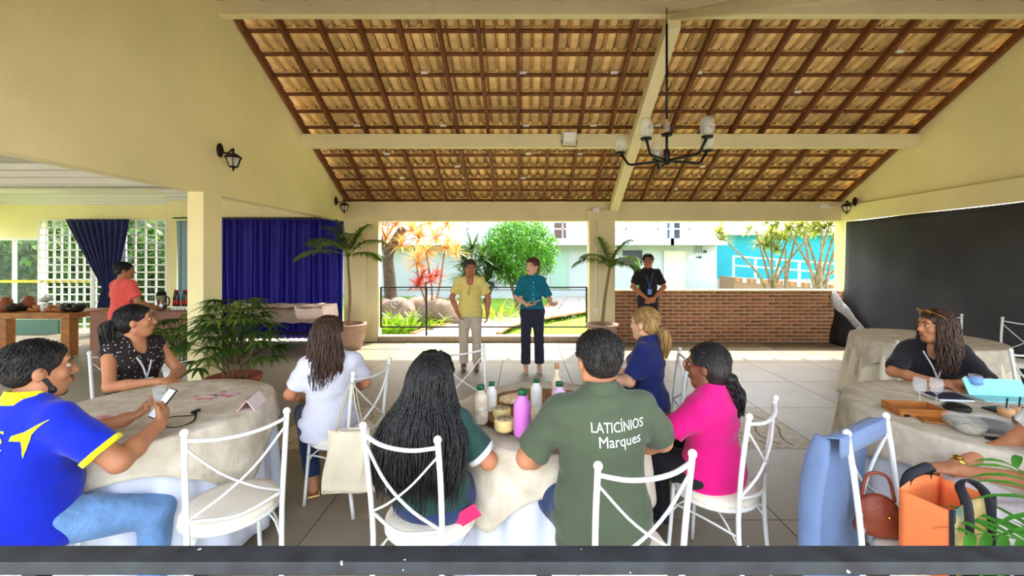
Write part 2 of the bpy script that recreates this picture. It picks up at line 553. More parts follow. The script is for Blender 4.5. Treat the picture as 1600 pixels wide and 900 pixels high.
# ================================================================== smooth-union solid modelling for bodies and clothes
class SDF:
    def __init__(s): s.p = []
    def cone(s, a, b, ra, rb, k=0.02, flat=1.0, axis=(0, 1, 0), cut=False, sub=False):
        s.p.append(('c', np.array(a, float), np.array(b, float), ra, rb, k, flat, np.array(axis, float), cut, sub)); return s
    def ell(s, c, r, k=0.02, R=None, sub=False):
        s.p.append(('e', np.array(c, float), np.array(r, float), k, None if R is None else np.array(R, float), sub)); return s
    def plane(s, pt, n):
        s.p.append(('p', np.array(pt, float), np.array(n, float))); return s
    def bounds(s, q):
        if q[0] == 'c':
            r = max(q[3], q[4]) * 1.05
            return np.minimum(q[1], q[2]) - r, np.maximum(q[1], q[2]) + r
        r = np.max(q[2]); return q[1] - r, q[1] + r
    def mesh(s, name, h=0.01, noise=None):
        add = [q for q in s.p if q[0] != 'p' and not q[-1]]
        lo = np.min([s.bounds(q)[0] for q in add], axis=0) - 3 * h
        hi = np.max([s.bounds(q)[1] for q in add], axis=0) + 3 * h
        n = np.ceil((hi - lo) / h).astype(int) + 1
        F = np.full(n, 0.2, dtype=np.float32)
        ax = [lo[i] + h * np.arange(n[i]) for i in range(3)]
        for q in s.p:
            if q[0] == 'p':
                d = ((ax[0] - q[1][0]) * q[2][0])[:, None, None] + ((ax[1] - q[1][1]) * q[2][1])[None, :, None] + ((ax[2] - q[1][2]) * q[2][2])[None, None, :]
                F = np.maximum(F, d.astype(np.float32)); continue
            b0, b1 = s.bounds(q)
            k = q[5] if q[0] == 'c' else q[3]
            m = k + 2.5 * h
            i0 = np.clip(((b0 - m - lo) / h).astype(int), 0, n); i1 = np.clip(((b1 + m - lo) / h).astype(int) + 2, 0, n)
            sl = tuple(slice(i0[i], i1[i]) for i in range(3))
            X = ax[0][sl[0]][:, None, None]; Y = ax[1][sl[1]][None, :, None]; Z = ax[2][sl[2]][None, None, :]
            if q[0] == 'c':
                a, b, ra, rb, k, fl, axs, cut = q[1:9]
                px, py, pz = X - a[0], Y - a[1], Z - a[2]
                v = b - a
                if fl != 1.0:
                    w = (1 / fl - 1)
                    dn = px * axs[0] + py * axs[1] + pz * axs[2]
                    px, py, pz = px + w * dn * axs[0], py + w * dn * axs[1], pz + w * dn * axs[2]
                    v = v + w * np.dot(v, axs) * axs
                vv = max(np.dot(v, v), 1e-9)
                t_ = (px * v[0] + py * v[1] + pz * v[2]) / vv
                t = np.clip(t_, 0, 1)
                d = np.sqrt((px - t * v[0]) ** 2 + (py - t * v[1]) ** 2 + (pz - t * v[2]) ** 2) - (ra + (rb - ra) * t)
                if cut:
                    d2 = np.sqrt((px - t_ * v[0]) ** 2 + (py - t_ * v[1]) ** 2 + (pz - t_ * v[2]) ** 2) - (ra + (rb - ra) * np.maximum(t_, 0))
                    d = np.where(t_ > 1, np.maximum(d2, (t_ - 1) * math.sqrt(vv)), np.maximum(d, (t_ - 1) * math.sqrt(vv)))
                if fl != 1.0: d = d * (0.5 + 0.5 * min(fl, 1))
            else:
                c, r, k, R = q[1:5]
                px, py, pz = X - c[0], Y - c[1], Z - c[2]
                if R is not None:
                    px, py, pz = (px * R[0, 0] + py * R[1, 0] + pz * R[2, 0], px * R[0, 1] + py * R[1, 1] + pz * R[2, 1], px * R[0, 2] + py * R[1, 2] + pz * R[2, 2])
                k0 = np.sqrt((px / r[0]) ** 2 + (py / r[1]) ** 2 + (pz / r[2]) ** 2)
                k1 = np.sqrt((px / r[0] ** 2) ** 2 + (py / r[1] ** 2) ** 2 + (pz / r[2] ** 2) ** 2)
                d = k0 * (k0 - 1) / np.maximum(k1, 1e-6)
            G = F[sl]
            if q[-1]:
                e = np.clip(k - np.abs(-d - G), 0, None) / max(k, 1e-6)
                F[sl] = np.maximum(G, -d) + e * e * k * 0.25
            else:
                e = np.clip(k - np.abs(d - G), 0, None) / max(k, 1e-6)
                F[sl] = np.minimum(G, d) - e * e * k * 0.25
        if noise:
            amp, fx, fy, fz = noise
            X = ax[0][:, None, None]; Y = ax[1][None, :, None]; Z = ax[2][None, None, :]
            F = F + (amp * np.sin(X * fx + 2 * np.sin(Z * fz * .6)) * np.sin(Y * fy + 1.3 * np.sin(X * fx * .5)) * np.sin(Z * fz + 1.7 * np.sin(Y * fy * .4))).astype(np.float32)
        return surface(F, lo, h, name)

def surface(F, lo, h, name):
    F[0], F[-1] = 0.1, 0.1; F[:, 0], F[:, -1] = 0.1, 0.1; F[:, :, 0], F[:, :, -1] = 0.1, 0.1
    ins = F < 0
    c = np.zeros(tuple(x - 1 for x in F.shape), np.uint8)
    for dx in (0, 1):
        for dy in (0, 1):
            for dz in (0, 1):
                c += ins[dx:F.shape[0] - 1 + dx, dy:F.shape[1] - 1 + dy, dz:F.shape[2] - 1 + dz]
    act = (c > 0) & (c < 8)
    I = np.argwhere(act)
    idx = np.full(act.shape, -1, np.int64); idx[act] = np.arange(len(I))
    V = np.zeros((len(I), 3)); cnt = np.zeros(len(I))
    corners = [np.array(p) for p in ((0, 0, 0), (1, 0, 0), (0, 1, 0), (0, 0, 1), (1, 1, 0), (1, 0, 1), (0, 1, 1), (1, 1, 1))]
    for a in corners:
        for axx in range(3):
            if a[axx]: continue
            b = a.copy(); b[axx] = 1
            fa = F[I[:, 0] + a[0], I[:, 1] + a[1], I[:, 2] + a[2]]; fb = F[I[:, 0] + b[0], I[:, 1] + b[1], I[:, 2] + b[2]]
            m = (fa < 0) != (fb < 0)
            t = np.where(m, fa / np.where(m, fa - fb, 1), 0)
            V[m] += (a + t[:, None] * (b - a))[m]; cnt[m] += 1
    V = lo + h * (I + V / np.maximum(cnt, 1)[:, None])
    faces = []
    for axx in range(3):
        o = [i for i in range(3) if i != axx]
        sl0 = [slice(1, -1)] * 3; sl0[axx] = slice(0, -1)
        sl1 = [slice(1, -1)] * 3; sl1[axx] = slice(1, None)
        A = ins[tuple(sl0)]; B = ins[tuple(sl1)]
        E = np.argwhere(A != B)
        fl = A[E[:, 0], E[:, 1], E[:, 2]]
        off = np.ones(3, int); off[axx] = 0
        G = E + off
        q = []
        for (u, v) in ((-1, -1), (0, -1), (0, 0), (-1, 0)):
            d = np.zeros(3, int); d[o[0]] = u; d[o[1]] = v
            P = G + d
            q.append(idx[P[:, 0], P[:, 1], P[:, 2]])
        Q = np.stack(q, 1)
        if axx == 1: fl = ~fl
        Q[~fl] = Q[~fl][:, ::-1]
        faces.append(Q)
    Q = np.concatenate(faces)
    Q = Q[(Q >= 0).all(1)]
    me = bpy.data.meshes.new(name)
    me.vertices.add(len(V)); me.vertices.foreach_set('co', V.astype(np.float32).ravel())
    me.loops.add(len(Q) * 4); me.loops.foreach_set('vertex_index', Q.astype(np.int32).ravel())
    me.polygons.add(len(Q)); me.polygons.foreach_set('loop_start', np.arange(0, len(Q) * 4, 4, dtype=np.int32))
    me.polygons.foreach_set('use_smooth', np.ones(len(Q), bool))
    me.update(calc_edges=True)
    me.validate()
    return me

def sdf_obj(name, sd, m, parent, h=0.01, noise=None, smooth=2):
    me = sd.mesh(name, h, noise); me.materials.append(m)
    o = bpy.data.objects.new(name, me); link(o, parent)
    if smooth:
        md = o.modifiers.new('smooth', 'SMOOTH'); md.factor = 0.5; md.iterations = smooth
    return o

# ------------------------------------------------------------------ skin, hair, cloth
def skin(n, c): return mat('skin_' + n, c, 0.5, var=0.06, vscale=9, bump=0.03, bscale=90, sub=0.08, spec=0.35)
SK_tan = skin('tan', S(190, 128, 92)); SK_mid = skin('olive', S(172, 116, 82)); SK_light = skin('light', S(222, 168, 136))
SK_dark = skin('brown', S(124, 78, 54)); SK_warm = skin('warm', S(180, 112, 80))
def hairm(n, c, c2=None, st=(60, 60, 4), rough=0.38): return mat('hair_' + n, c, rough, var=0.3, col2=c2, vscale=2.0, stretch=st, bump=0.55, bscale=3, spec=0.5)
HA_black = hairm('black', S(11, 9, 9), S(27, 23, 22)); HA_dark = hairm('dark_brown', S(38, 26, 20), S(74, 52, 38))
HA_brown = hairm('brown', S(36, 22, 15), S(86, 54, 34)); HA_blond = hairm('blond', S(132, 92, 46), S(206, 164, 100))
HA_grey = hairm('dark_grey', S(18, 15, 14), S(46, 41, 38)); HA_salt = hairm('salt', S(52, 45, 40), S(88, 80, 72))
def cloth(n, c, var=0.08, bump=0.6, bs=9, rough=0.85, st=(1, 1, 1)): return mat('cloth_' + n, c, rough, var=var, vscale=5, bump=bump, bscale=bs, spec=0.2, sheen=0.15, stretch=st, bdist=0.06)
M_denim = cloth('denim', S(40, 56, 92), 0.2); M_denim_light = cloth('light_denim', S(104, 142, 188), 0.16)
M_lip = mat('lips', S(168, 84, 76), 0.4); M_eye = mat('eye_white', S(186, 174, 162), 0.3); M_pupil = mat('pupil', S(30, 20, 16), 0.2)
M_cord_white = mat('lanyard_pale', S(214, 216, 214), 0.7); M_badge = mat('badge_card', S(226, 230, 232), 0.3)

def v3(*a): return np.array(a, float)
def rotz(a): c, s_ = math.cos(a), math.sin(a); return np.array([[c, -s_, 0], [s_, c, 0], [0, 0, 1]])
def rotx(a): c, s_ = math.cos(a), math.sin(a); return np.array([[1, 0, 0], [0, c, -s_], [0, s_, c]])
def unit(v): return v / max(np.linalg.norm(v), 1e-9)

def hand(sd, wrist, dirv, palm, thumb, curl=0.5, sc=1.0):
    """palm, four unequal bent fingers and a thumb from the side of the palm"""
    d = unit(dirv); side = unit(thumb - np.dot(thumb, d) * d); n = np.cross(d, side)
    if np.dot(n, palm) < 0: n = -n
    R = np.stack([side, d, n], 1)
    sd.cone(wrist - d * 0.01, wrist + d * 0.02 * sc, 0.027 * sc, 0.025 * sc, 0.02)
    sd.ell(wrist + d * 0.055 * sc, (0.042 * sc, 0.056 * sc, 0.018 * sc), 0.012, R)
    L = [0.070, 0.078, 0.072, 0.056]
    for i in range(4):
        b = wrist + d * (0.088 + (0.006 if i in (1, 2) else 0)) * sc + side * (0.030 - 0.0205 * i) * sc
        a1, a2 = curl * 0.7, curl * 1.7
        d1 = d * math.cos(a1) + n * math.sin(a1) + side * (0.10 - 0.07 * i); d2 = d * math.cos(a2) + n * math.sin(a2)
        m = b + unit(d1) * L[i] * 0.5 * sc; e = m + unit(d2) * L[i] * 0.5 * sc
        sd.cone(b - d * 0.02 * sc, m, 0.0098 * sc, 0.009 * sc, 0.004); sd.cone(m, e, 0.009 * sc, 0.0075 * sc, 0.003)
    b = wrist + d * 0.03 * sc + side * 0.028 * sc
    m = b + unit(d * 0.65 + side * 0.7 + n * 0.25) * 0.042 * sc; e = m + unit(d * 0.9 + side * 0.2 + n * curl * 0.8) * 0.034 * sc
    sd.cone(b, m, 0.0135 * sc, 0.0105 * sc, 0.01); sd.cone(m, e, 0.0105 * sc, 0.0085 * sc, 0.004)

def lock(mb, ctrl, radii, n, r0=0.004, wav=0.0, seed=1, sides=4, m=12, flat=1.0):
    """a lock of hair: n tapered strands along one guide line"""
    rr = random.Random(seed)
    C = bez(ctrl, m)
    rad = [radii[min(int(i / (m - 1) * (len(radii) - 1)), len(radii) - 2)] for i in range(m)]
    rad = []
    for i in range(m):
        t = i / (m - 1) * (len(radii) - 1); k = min(int(t), len(radii) - 2); u = t - k
        rad.append(radii[k] * (1 - u) + radii[k + 1] * u)
    for q in range(n):
        a = rr.uniform(0, 2 * PI); R = math.sqrt(rr.random()); ph = rr.uniform(0, 6); fr = rr.uniform(0.7, 1.3)
        pts = []
        cut = rr.uniform(0.82, 1.0)
        for i in range(m):
            t = i / (m - 1) * cut
            k = t * (m - 1); j = min(int(k), m - 2); u = k - j
            p = C[j] * (1 - u) + C[j + 1] * u
            w = rad[i]
            w2 = wav * math.sin(ph + t * 16 * fr) * min(1, t * 3)
            pts.append(p + Vector((math.cos(a) * R * w + w2, math.sin(a) * R * w * flat + w2 * 0.4, math.sin(a * 2) * R * w * 0.25)))
        rs = [r0 * (1.0 if i < m * 0.6 else max(0.15, 1 - (i - m * 0.6) / (m * 0.42))) for i in range(m)]
        mb.tube(pts, rs, sides, cap=False)

def person(label, loc, facing, seated=True, k=1.0, w=1.0, female=False, lean=0.0, head=(0, 0, 0), sk=None, hair_m=None, hair='short',
           shirt=None, sleeve=0.55, hem=None, pants=None, shoe=None, J=None, hands=None, face=True, h=0.007, group=None, collar=None,
           trim=None, belly=0.0, neckline=0.0, sleeveless=False, shirt_noise=None, twist=0.0, cuff=0.0, slouch=0.0, hs=1.05):
    root = thing('person', label, 'person', loc, face_dir(*facing), group)
    sw = (0.146 if female else 0.172) * (0.5 + 0.5 * w)
    if seated:
        D = dict(pelvis=v3(0, -0.02, 0.57), waist=v3(0, -0.02, 0.74), chest=v3(0, -0.015, 0.92), neck=v3(0, -0.015, 1.09),
                 headc=v3(0, 0.015, 1.235), sR=v3(sw, -0.02, 1.025), sL=v3(-sw, -0.02, 1.025),
                 hR=v3(0.095, 0.0, 0.56), hL=v3(-0.095, 0.0, 0.56), kR=v3(0.12, 0.43, 0.54), kL=v3(-0.12, 0.43, 0.54),
                 aR=v3(0.12, 0.40, 0.09), aL=v3(-0.12, 0.40, 0.09),
                 eR=v3(sw + 0.06, 0.06, 0.78), eL=v3(-sw - 0.06, 0.06, 0.78), wR=v3(0.15, 0.29, 0.74), wL=v3(-0.15, 0.29, 0.74))
    else:
        D = dict(pelvis=v3(0, 0, 0.93), waist=v3(0, 0, 1.08), chest=v3(0, 0, 1.26), neck=v3(0, -0.01, 1.45),
                 headc=v3(0, 0.015, 1.595), sR=v3(sw, 0, 1.385), sL=v3(-sw, 0, 1.385),
                 hR=v3(0.09, 0, 0.90), hL=v3(-0.09, 0, 0.90), kR=v3(0.10, 0.02, 0.49), kL=v3(-0.10, 0.02, 0.49),
                 aR=v3(0.10, -0.01, 0.09), aL=v3(-0.10, -0.01, 0.09),
                 eR=v3(sw + 0.06, -0.02, 1.12), eL=v3(-sw - 0.06, -0.02, 1.12), wR=v3(sw + 0.07, 0.06, 0.87), wL=v3(-sw - 0.07, 0.06, 0.87))
    if slouch:
        for n in ('waist', 'chest', 'neck', 'headc', 'sR', 'sL'): D[n] = D[n] - v3(0, 0, slouch * min(1, (D[n][2] - D['pelvis'][2]) / (D['neck'][2] - D['pelvis'][2])))
    if lean or twist:
        R = rotx(-math.radians(lean)); o = D['pelvis'].copy(); Rt = rotz(math.radians(twist))
        for n in ('waist', 'chest', 'neck', 'headc', 'sR', 'sL', 'eR', 'eL', 'wR', 'wL'):
            D[n] = o + R @ (D[n] - o)
            if n in ('sR', 'sL', 'eR', 'eL', 'wR', 'wL'): D[n] = o + Rt @ (D[n] - o)
    for n, p in (J or {}).items(): D[n] = v3(*p)
    D = {n: p * k for n, p in D.items()}
    pel, wai, che, nec, hc = D['pelvis'], D['waist'], D['chest'], D['neck'], D['headc']
    HR = rotz(math.radians(head[0])) @ rotx(math.radians(head[1])) @ np.array(Matrix.Rotation(math.radians(head[2]), 3, 'Y'))
    hk = k * hs
    hp = lambda x, y, z: hc + HR @ (v3(x, y, z) * hk)
    # ---- body: one surface from head to foot
    def torso(sd, o, kk=0.05):
        wd = w * k
        sd.ell(pel + v3(0, 0, 0.0), ((0.172 if female else 0.162) * wd + o, 0.122 * wd + o, 0.125 * k + o), kk)
        sd.cone(pel, wai, 0.145 * wd + o, (0.118 if female else 0.135) * wd + o, kk, 0.78)
        sd.cone(wai, che, (0.118 if female else 0.138) * wd + o, 0.148 * wd + o, kk, 0.74)
        sd.cone(che, (D['sR'] + D['sL']) / 2 - v3(0, 0, 0.03) * k, 0.148 * wd + o, 0.10 * wd + o, kk, 0.72)
        sd.cone(D['sR'] - (D['sR'] - D['sL']) * 0.06, D['sL'] + (D['sR'] - D['sL']) * 0.06, 0.058 * wd + o, 0.058 * wd + o, kk)
        sd.cone(D['sR'] * 0.6 + D['sL'] * 0.4 - v3(0, 0, .005), nec + v3(0.03, 0, 0.01) * k, 0.05 * wd + o, 0.045 * wd + o * .5, 0.04)
        sd.cone(D['sL'] * 0.6 + D['sR'] * 0.4 - v3(0, 0, .005), nec + v3(-0.03, 0, 0.01) * k, 0.05 * wd + o, 0.045 * wd + o * .5, 0.04)
        if belly: sd.ell(wai + v3(0, 0.06, -0.04) * k, ((0.13 + belly) * k + o, (0.10 + belly) * k + o, 0.14 * k + o), 0.06)
        if female: 
            for sx in (-1, 1): sd.ell(che + v3(sx * 0.07, 0.070, 0.0) * k, (0.07 * k + o, 0.058 * k + o, 0.07 * k + o), 0.06)
    b = SDF()
    torso(b, -0.012)
    b.cone(nec - v3(0, 0, 0.03) * k, hc + HR @ (v3(0, -0.015, -0.06) * k), 0.058 * k, 0.052 * k, 0.03)
    # head
    b.ell(hp(0, -0.012, 0.03), v3(0.078, 0.096, 0.086) * hk, 0.02, HR)
    b.ell(hp(0, 0.018, -0.03), v3(0.066, 0.074, 0.086) * hk, 0.03, HR)
    b.cone(hp(-0.018, 0.052, -0.092), hp(0.018, 0.052, -0.092), 0.026 * hk, 0.026 * hk, 0.03)
    for sx in (-1, 1):
        b.cone(hp(sx * 0.052, 0.0, -0.065), hp(sx * 0.02, 0.05, -0.095), 0.02 * hk, 0.02 * hk, 0.025)
        b.ell(hp(sx * 0.078, -0.006, -0.008), v3(0.011, 0.020, 0.031) * hk, 0.008, HR)
        b.ell(hp(sx * 0.04, 0.066, -0.022), v3(0.022, 0.018, 0.022) * hk, 0.02, HR)
    b.cone(hp(-0.036, 0.078, 0.036), hp(0.036, 0.078, 0.036), 0.013 * hk, 0.013 * hk, 0.02)
    b.cone(hp(0, 0.088, 0.018), hp(0, 0.108, -0.026), 0.009 * hk, 0.0135 * hk, 0.012)
    b.cone(hp(-0.013, 0.096, -0.031), hp(0.013, 0.096, -0.031), 0.0095 * hk, 0.0095 * hk, 0.008)
    b.cone(hp(-0.018, 0.088, -0.061), hp(0.018, 0.088, -0.061), 0.0095 * hk, 0.0095 * hk, 0.01)
    for sx in (-1, 1): b.ell(hp(sx * 0.033, 0.098, 0.010), v3(0.017, 0.016, 0.012) * hk, 0.012, HR, sub=True)
    # limbs
    aw = (0.88 if female else 1.0) * (0.45 + 0.55 * w)
    for q, sg in (('R', 1), ('L', -1)):
        s_, e_, w_ = D['s' + q], D['e' + q], D['w' + q]
        b.cone(s_, e_, 0.052 * k * aw, 0.041 * k * aw, 0.03)
        b.cone(e_, e_ + (w_ - e_) * 0.35, 0.041 * k * aw, 0.042 * k * aw, 0.02)
        b.cone(e_ + (w_ - e_) * 0.35, w_, 0.042 * k * aw, 0.027 * k * aw, 0.02)
        hd = (hands or {}).get(q)
        dv = unit(w_ - e_)
        if hd: hand(b, w_, v3(*hd[0]), v3(*hd[1]), v3(*hd[2]), hd[3], k * (0.92 if female else 1.0))
        else:
            if seated: hand(b, w_, dv, v3(0, 0, -1), v3(-sg, 0.1, 0), 0.5, k * (0.92 if female else 1.0))
            else: hand(b, w_, dv, v3(-sg, 0, 0), v3(0, 1, 0.0), 0.55, k * (0.92 if female else 1.0))
        hh, kn, an = D['h' + q], D['k' + q], D['a' + q]
        b.cone(hh, kn, 0.080 * k * w, 0.055 * k, 0.04)
        b.cone(kn, kn + (an - kn) * 0.35, 0.054 * k, 0.053 * k, 0.03)
        b.cone(kn + (an - kn) * 0.35, an, 0.053 * k, 0.036 * k, 0.03)
        b.cone(an - v3(0, 0.03, 0.04) * k, an + v3(0, 0.13, -0.055) * k, 0.034 * k, 0.026 * k, 0.03)
    bo = sdf_obj('body', b, sk, root, h, smooth=1)
    # ---- face details
    if face:
        for sx in (-1, 1):
            e = MB().ball(hp(sx * 0.033, 0.0800, 0.009), 0.0125 * hk, 8, (1, 1, 0.8)).build('eye', M_eye, root)
            MB().ball(hp(sx * 0.033, 0.0880, 0.010), 0.0068 * hk, 6).build('pupil', M_pupil, e)
            MB().tube([hp(sx * 0.016, 0.096, 0.031), hp(sx * 0.034, 0.094, 0.036), hp(sx * 0.053, 0.080, 0.030)], [0.0035 * hk, 0.004 * hk, 0.002 * hk], 6).build('eyebrow', hair_m, root)
            MB().tube([hp(sx * 0.019, 0.089, 0.018), hp(sx * 0.034, 0.0955, 0.019), hp(sx * 0.048, 0.082, 0.014)], 0.0025 * hk, 5).build('eyelid', sk, root)
        MB().tube([hp(-0.025, 0.090, -0.061), hp(-0.009, 0.099, -0.057), hp(0, 0.0985, -0.0585), hp(0.009, 0.099, -0.057), hp(0.025, 0.090, -0.061)], [0.002 * hk, 0.0045 * hk, 0.004 * hk, 0.0045 * hk, 0.002 * hk], 6).build('lips', M_lip, root)
        MB().tube([hp(-0.022, 0.090, -0.065), hp(0, 0.099, -0.069), hp(0.022, 0.090, -0.065)], [0.002 * hk, 0.0055 * hk, 0.002 * hk], 6).build('lips', M_lip, root)
    # ---- clothes
    out = dict(root=root, D=D, hp=hp, HR=HR, k=k, body=bo)
    if shirt is not None:
        s1 = SDF()
        o = 0.012
        torso(s1, o)
        hz = hem if hem is not None else (0.50 if seated else 0.86)
        s1.cone(pel, pel + v3(0, 0, -0.10) * k, 0.165 * k * w + o, 0.168 * k * w + o, 0.05, 0.8)
        for q in 'RL':
            s_, e_ = D['s' + q], D['e' + q]
            if sleeveless:
                continue
            if sleeve <= 1:
                s1.cone(s_, s_ + (e_ - s_) * sleeve, 0.052 * k * (0.5 + 0.5 * w) + o, 0.055 * k * aw + o + 0.006, 0.035, cut=True)
            else:
                w_ = D['w' + q]
                s1.cone(s_, e_, 0.056 * k * w + o, 0.046 * k * aw + o, 0.035)
                s1.cone(e_, e_ + (w_ - e_) * (sleeve - 1), 0.046 * k * aw + o, 0.036 * k * aw + o, 0.02, cut=True)
        if neckline: s1.ell(nec + v3(0, 0.075, -0.01) * k, (0.055 * k, 0.07 * k, neckline * k), 0.01, sub=True)
        s1.cone(nec + v3(0, 0.0, 0.0) * k, nec + v3(0, 0.01, 0.15) * k, 0.064 * k, 0.08 * k, 0.01, sub=True)
        s1.plane((0, 0, hz * k), (0, 0, -1))
        out['shirt'] = sdf_obj('shirt', s1, shirt, root, 0.010, shirt_noise or (0.0085, 13, 17, 34), smooth=2)
        if trim is not None:
            for q in 'RL':
                s_, e_ = D['s' + q], D['e' + q]
                t1 = s_ + (e_ - s_) * sleeve; dv = unit(e_ - s_)
                r1 = 0.055 * k * aw + o + 0.010
                tb = MB()
                tb.tube([t1 - dv * 0.022, t1 + dv * 0.003], [r1, r1 + 0.001], 24)
                tb.build('sleeve_trim', trim, root)
    if collar is not None:
        cb = MB()
        n = 28
        cn = nec + v3(0, 0.0, 0.0)
        def cf(u, v):
            a = 2 * PI * u + PI / 2
            gap = max(0, math.sin(a)) ** 6
            rr_ = (0.064 + 0.020 * v) * k
            return Vector((cn[0] + math.cos(a) * rr_, cn[1] + math.sin(a) * (rr_ + 0.004) + 0.006, cn[2] + (0.062 - 0.050 * v) * k - 0.045 * gap * k - 0.012 * math.sin(a) * k))
        cb.grid(cf, n, 5, closed_u=True)
        cb.build('collar', collar, root, solid=0.006)
    if pants is not None:
        p = SDF(); o = 0.012
        p.ell(pel, ((0.172 if female else 0.162) * w * k + o, 0.122 * w * k + o, 0.12 * k + o), 0.05)
        p.cone(pel, pel + (wai - pel) * 0.6, 0.145 * w * k + o * .5, 0.135 * w * k + o * .4, 0.05, 0.78)
        for q in 'RL':
            hh, kn, an = D['h' + q], D['k' + q], D['a' + q]
            p.cone(hh, kn, 0.084 * k * w + o, 0.060 * k + o, 0.05)
            p.cone(kn, an + (kn - an) * 0.06, 0.060 * k + o, 0.044 * k + o + cuff, 0.03, cut=True)
        p.plane(pel + (wai - pel) * 0.55, (0, 0, 1))
        out['pants'] = sdf_obj('trousers', p, pants, root, 0.011, (0.003, 17, 21, 25), smooth=2)
    if shoe is not None:
        for q in 'RL':
            an = D['a' + q]
            s2 = SDF()
            s2.cone(an + v3(0, -0.035, -0.045) * k, an + v3(0, 0.135, -0.058) * k, 0.043 * k, 0.036 * k, 0.03, 0.8, (0, 0, 1))
            s2.cone(an + v3(0, -0.015, 0.0) * k, an + v3(0, 0.03, -0.03) * k, 0.042 * k, 0.038 * k, 0.03)
            s2.plane((0, 0, 0.004), (0, 0, -1))
            sdf_obj('shoe', s2, shoe, root, 0.009, smooth=1)
    # ---- hair
    if hair:
        hsd = SDF()
        hsd.ell(hp(0, -0.018, 0.040), v3(0.088, 0.104, 0.089) * hk, 0.02, HR)
        if hair == 'short':
            hsd.ell(hp(0, -0.046, -0.004), v3(0.078, 0.066, 0.062) * hk, 0.02, HR)
            for sx in (-1, 1): hsd.cone(hp(sx * 0.072, 0.012, 0.03), hp(sx * 0.072, 0.018, -0.015), 0.014 * hk, 0.009 * hk, 0.01)
        elif hair == 'full':
            hsd.ell(hp(0, -0.045, -0.02), v3(0.087, 0.078, 0.090) * hk, 0.03, HR)
        elif hair == 'pony':
            hsd.ell(hp(0, -0.05, -0.012), v3(0.080, 0.07, 0.072) * hk, 0.03, HR)
        hsd.ell(hp(0, 0.10, -0.035), v3(0.068, 0.085, 0.098) * hk, 0.012, HR, sub=True)
        for sx in (-1, 1): hsd.ell(hp(sx * 0.09, 0.004, -0.016), v3(0.024, 0.022, 0.032) * hk, 0.008, HR, sub=True)
        rq = random.Random(int(abs(loc[0]) * 1000)); hb_ = MB(); cnt = 0
        while cnt < 650:
            a = rq.uniform(0, 2 * PI); u = rq.uniform(-0.55, 1.0); s_ = math.sqrt(1 - u * u)
            n0 = v3(s_ * math.cos(a), s_ * math.sin(a), u)
            p = v3(0, -0.018, 0.040) + n0 * v3(0.0885, 0.1045, 0.0895)
            if p[1] > 0.045 and p[2] < 0.085: continue
            if abs(p[0]) > 0.06 and p[1] > -0.03 and p[2] < 0.03: continue
            cnt += 1
            f = v3(n0[0] * 0.5, -0.45, -0.75); f = unit(f - np.dot(f, n0) * n0) + v3(rq.uniform(-.25, .25), rq.uniform(-.25, .25), 0)
            L_ = rq.uniform(0.022, 0.042)
            pts = [hp(*(p - n0 * 0.003)), hp(*(p + f * L_ * 0.5 + n0 * 0.003)), hp(*(p + f * L_ - n0 * 0.004))]
            hb_.tube(pts, [0.0028 * hk, 0.0026 * hk, 0.0008 * hk], 4, cap=False)
        hb_.build('hair_strands', hair_m, root)
        out['hair'] = sdf_obj('hair', hsd, hair_m, root, 0.0065, (0.0025, 70, 70, 34), smooth=1)
    return out

def lanyard(P, m, badge, drop=0.30, front=0.155, w=0.012):
    k = P['k']; n = P['D']['neck']; root = P['root']; c = P['D']['chest']
    for sx in (-1, 1):
        pts = bez([n + v3(sx * 0.01, -0.075, 0.035) * k, n + v3(sx * 0.075, -0.02, 0.02) * k, n + v3(sx * 0.075, 0.075, -0.045) * k, v3(c[0] + sx * 0.03, c[1] + front, n[2] - drop * 0.6), v3(c[0], c[1] + front + 0.005, n[2] - drop)], 14)
        MB().tube(pts, w / 2, 6, flat=0.35).build('lanyard', m, root)
    MB().box((c[0], c[1] + front + 0.012, n[2] - drop - 0.05), (0.075, 0.006, 0.10)).build('badge', badge, root, bev=0.003)

def project_text(body, text, size, at, normal, up, m, parent, name='lettering', off=0.004, shear=0.0, squash=1.0, extra=None):
    """lettering laid on a curved garment: each point is dropped on the cloth"""
    cu = bpy.data.curves.new('lettering', 'FONT')
    cu.body = text; cu.size = size; cu.align_x = 'CENTER'; cu.shear = shear; cu.resolution_u = 3
    to = bpy.data.objects.new('lettering', cu); COL.objects.link(to)
    dg = bpy.context.evaluated_depsgraph_get()
    me = bpy.data.meshes.new_from_object(to.evaluated_get(dg))
    bpy.data.objects.remove(to)
    bm = bmesh.new(); bm.from_mesh(me)
    if extra:
        vs_ = [bm.verts.new((x, y, 0)) for x, y in extra]; bm.faces.new(vs_)
    bmesh.ops.triangulate(bm, faces=bm.faces)
    for _ in range(2):
        es = [e for e in bm.edges if e.calc_length() > 0.016]
        if es: bmesh.ops.subdivide_edges(bm, edges=es, cuts=1)
    bmesh.ops.triangulate(bm, faces=bm.faces)
    dg = bpy.context.evaluated_depsgraph_get()
    ev = body.evaluated_get(dg)
    tree = BVHTree.FromObject(body, dg)
    nrm = Vector(normal).normalized(); upv = Vector(up).normalized(); rt = upv.cross(nrm)
    for v in bm.verts:
        p = Vector(at) + rt * v.co.x * squash + upv * v.co.y + nrm * 0.4
        hit = tree.ray_cast(p, -nrm)
        v.co = (hit[0] + nrm * off) if hit[0] is not None else Vector(at)
    bm.to_mesh(me); bm.free()
    me.materials.clear(); me.materials.append(m)
    o = bpy.data.objects.new(name, me); link(o, parent)
    return o
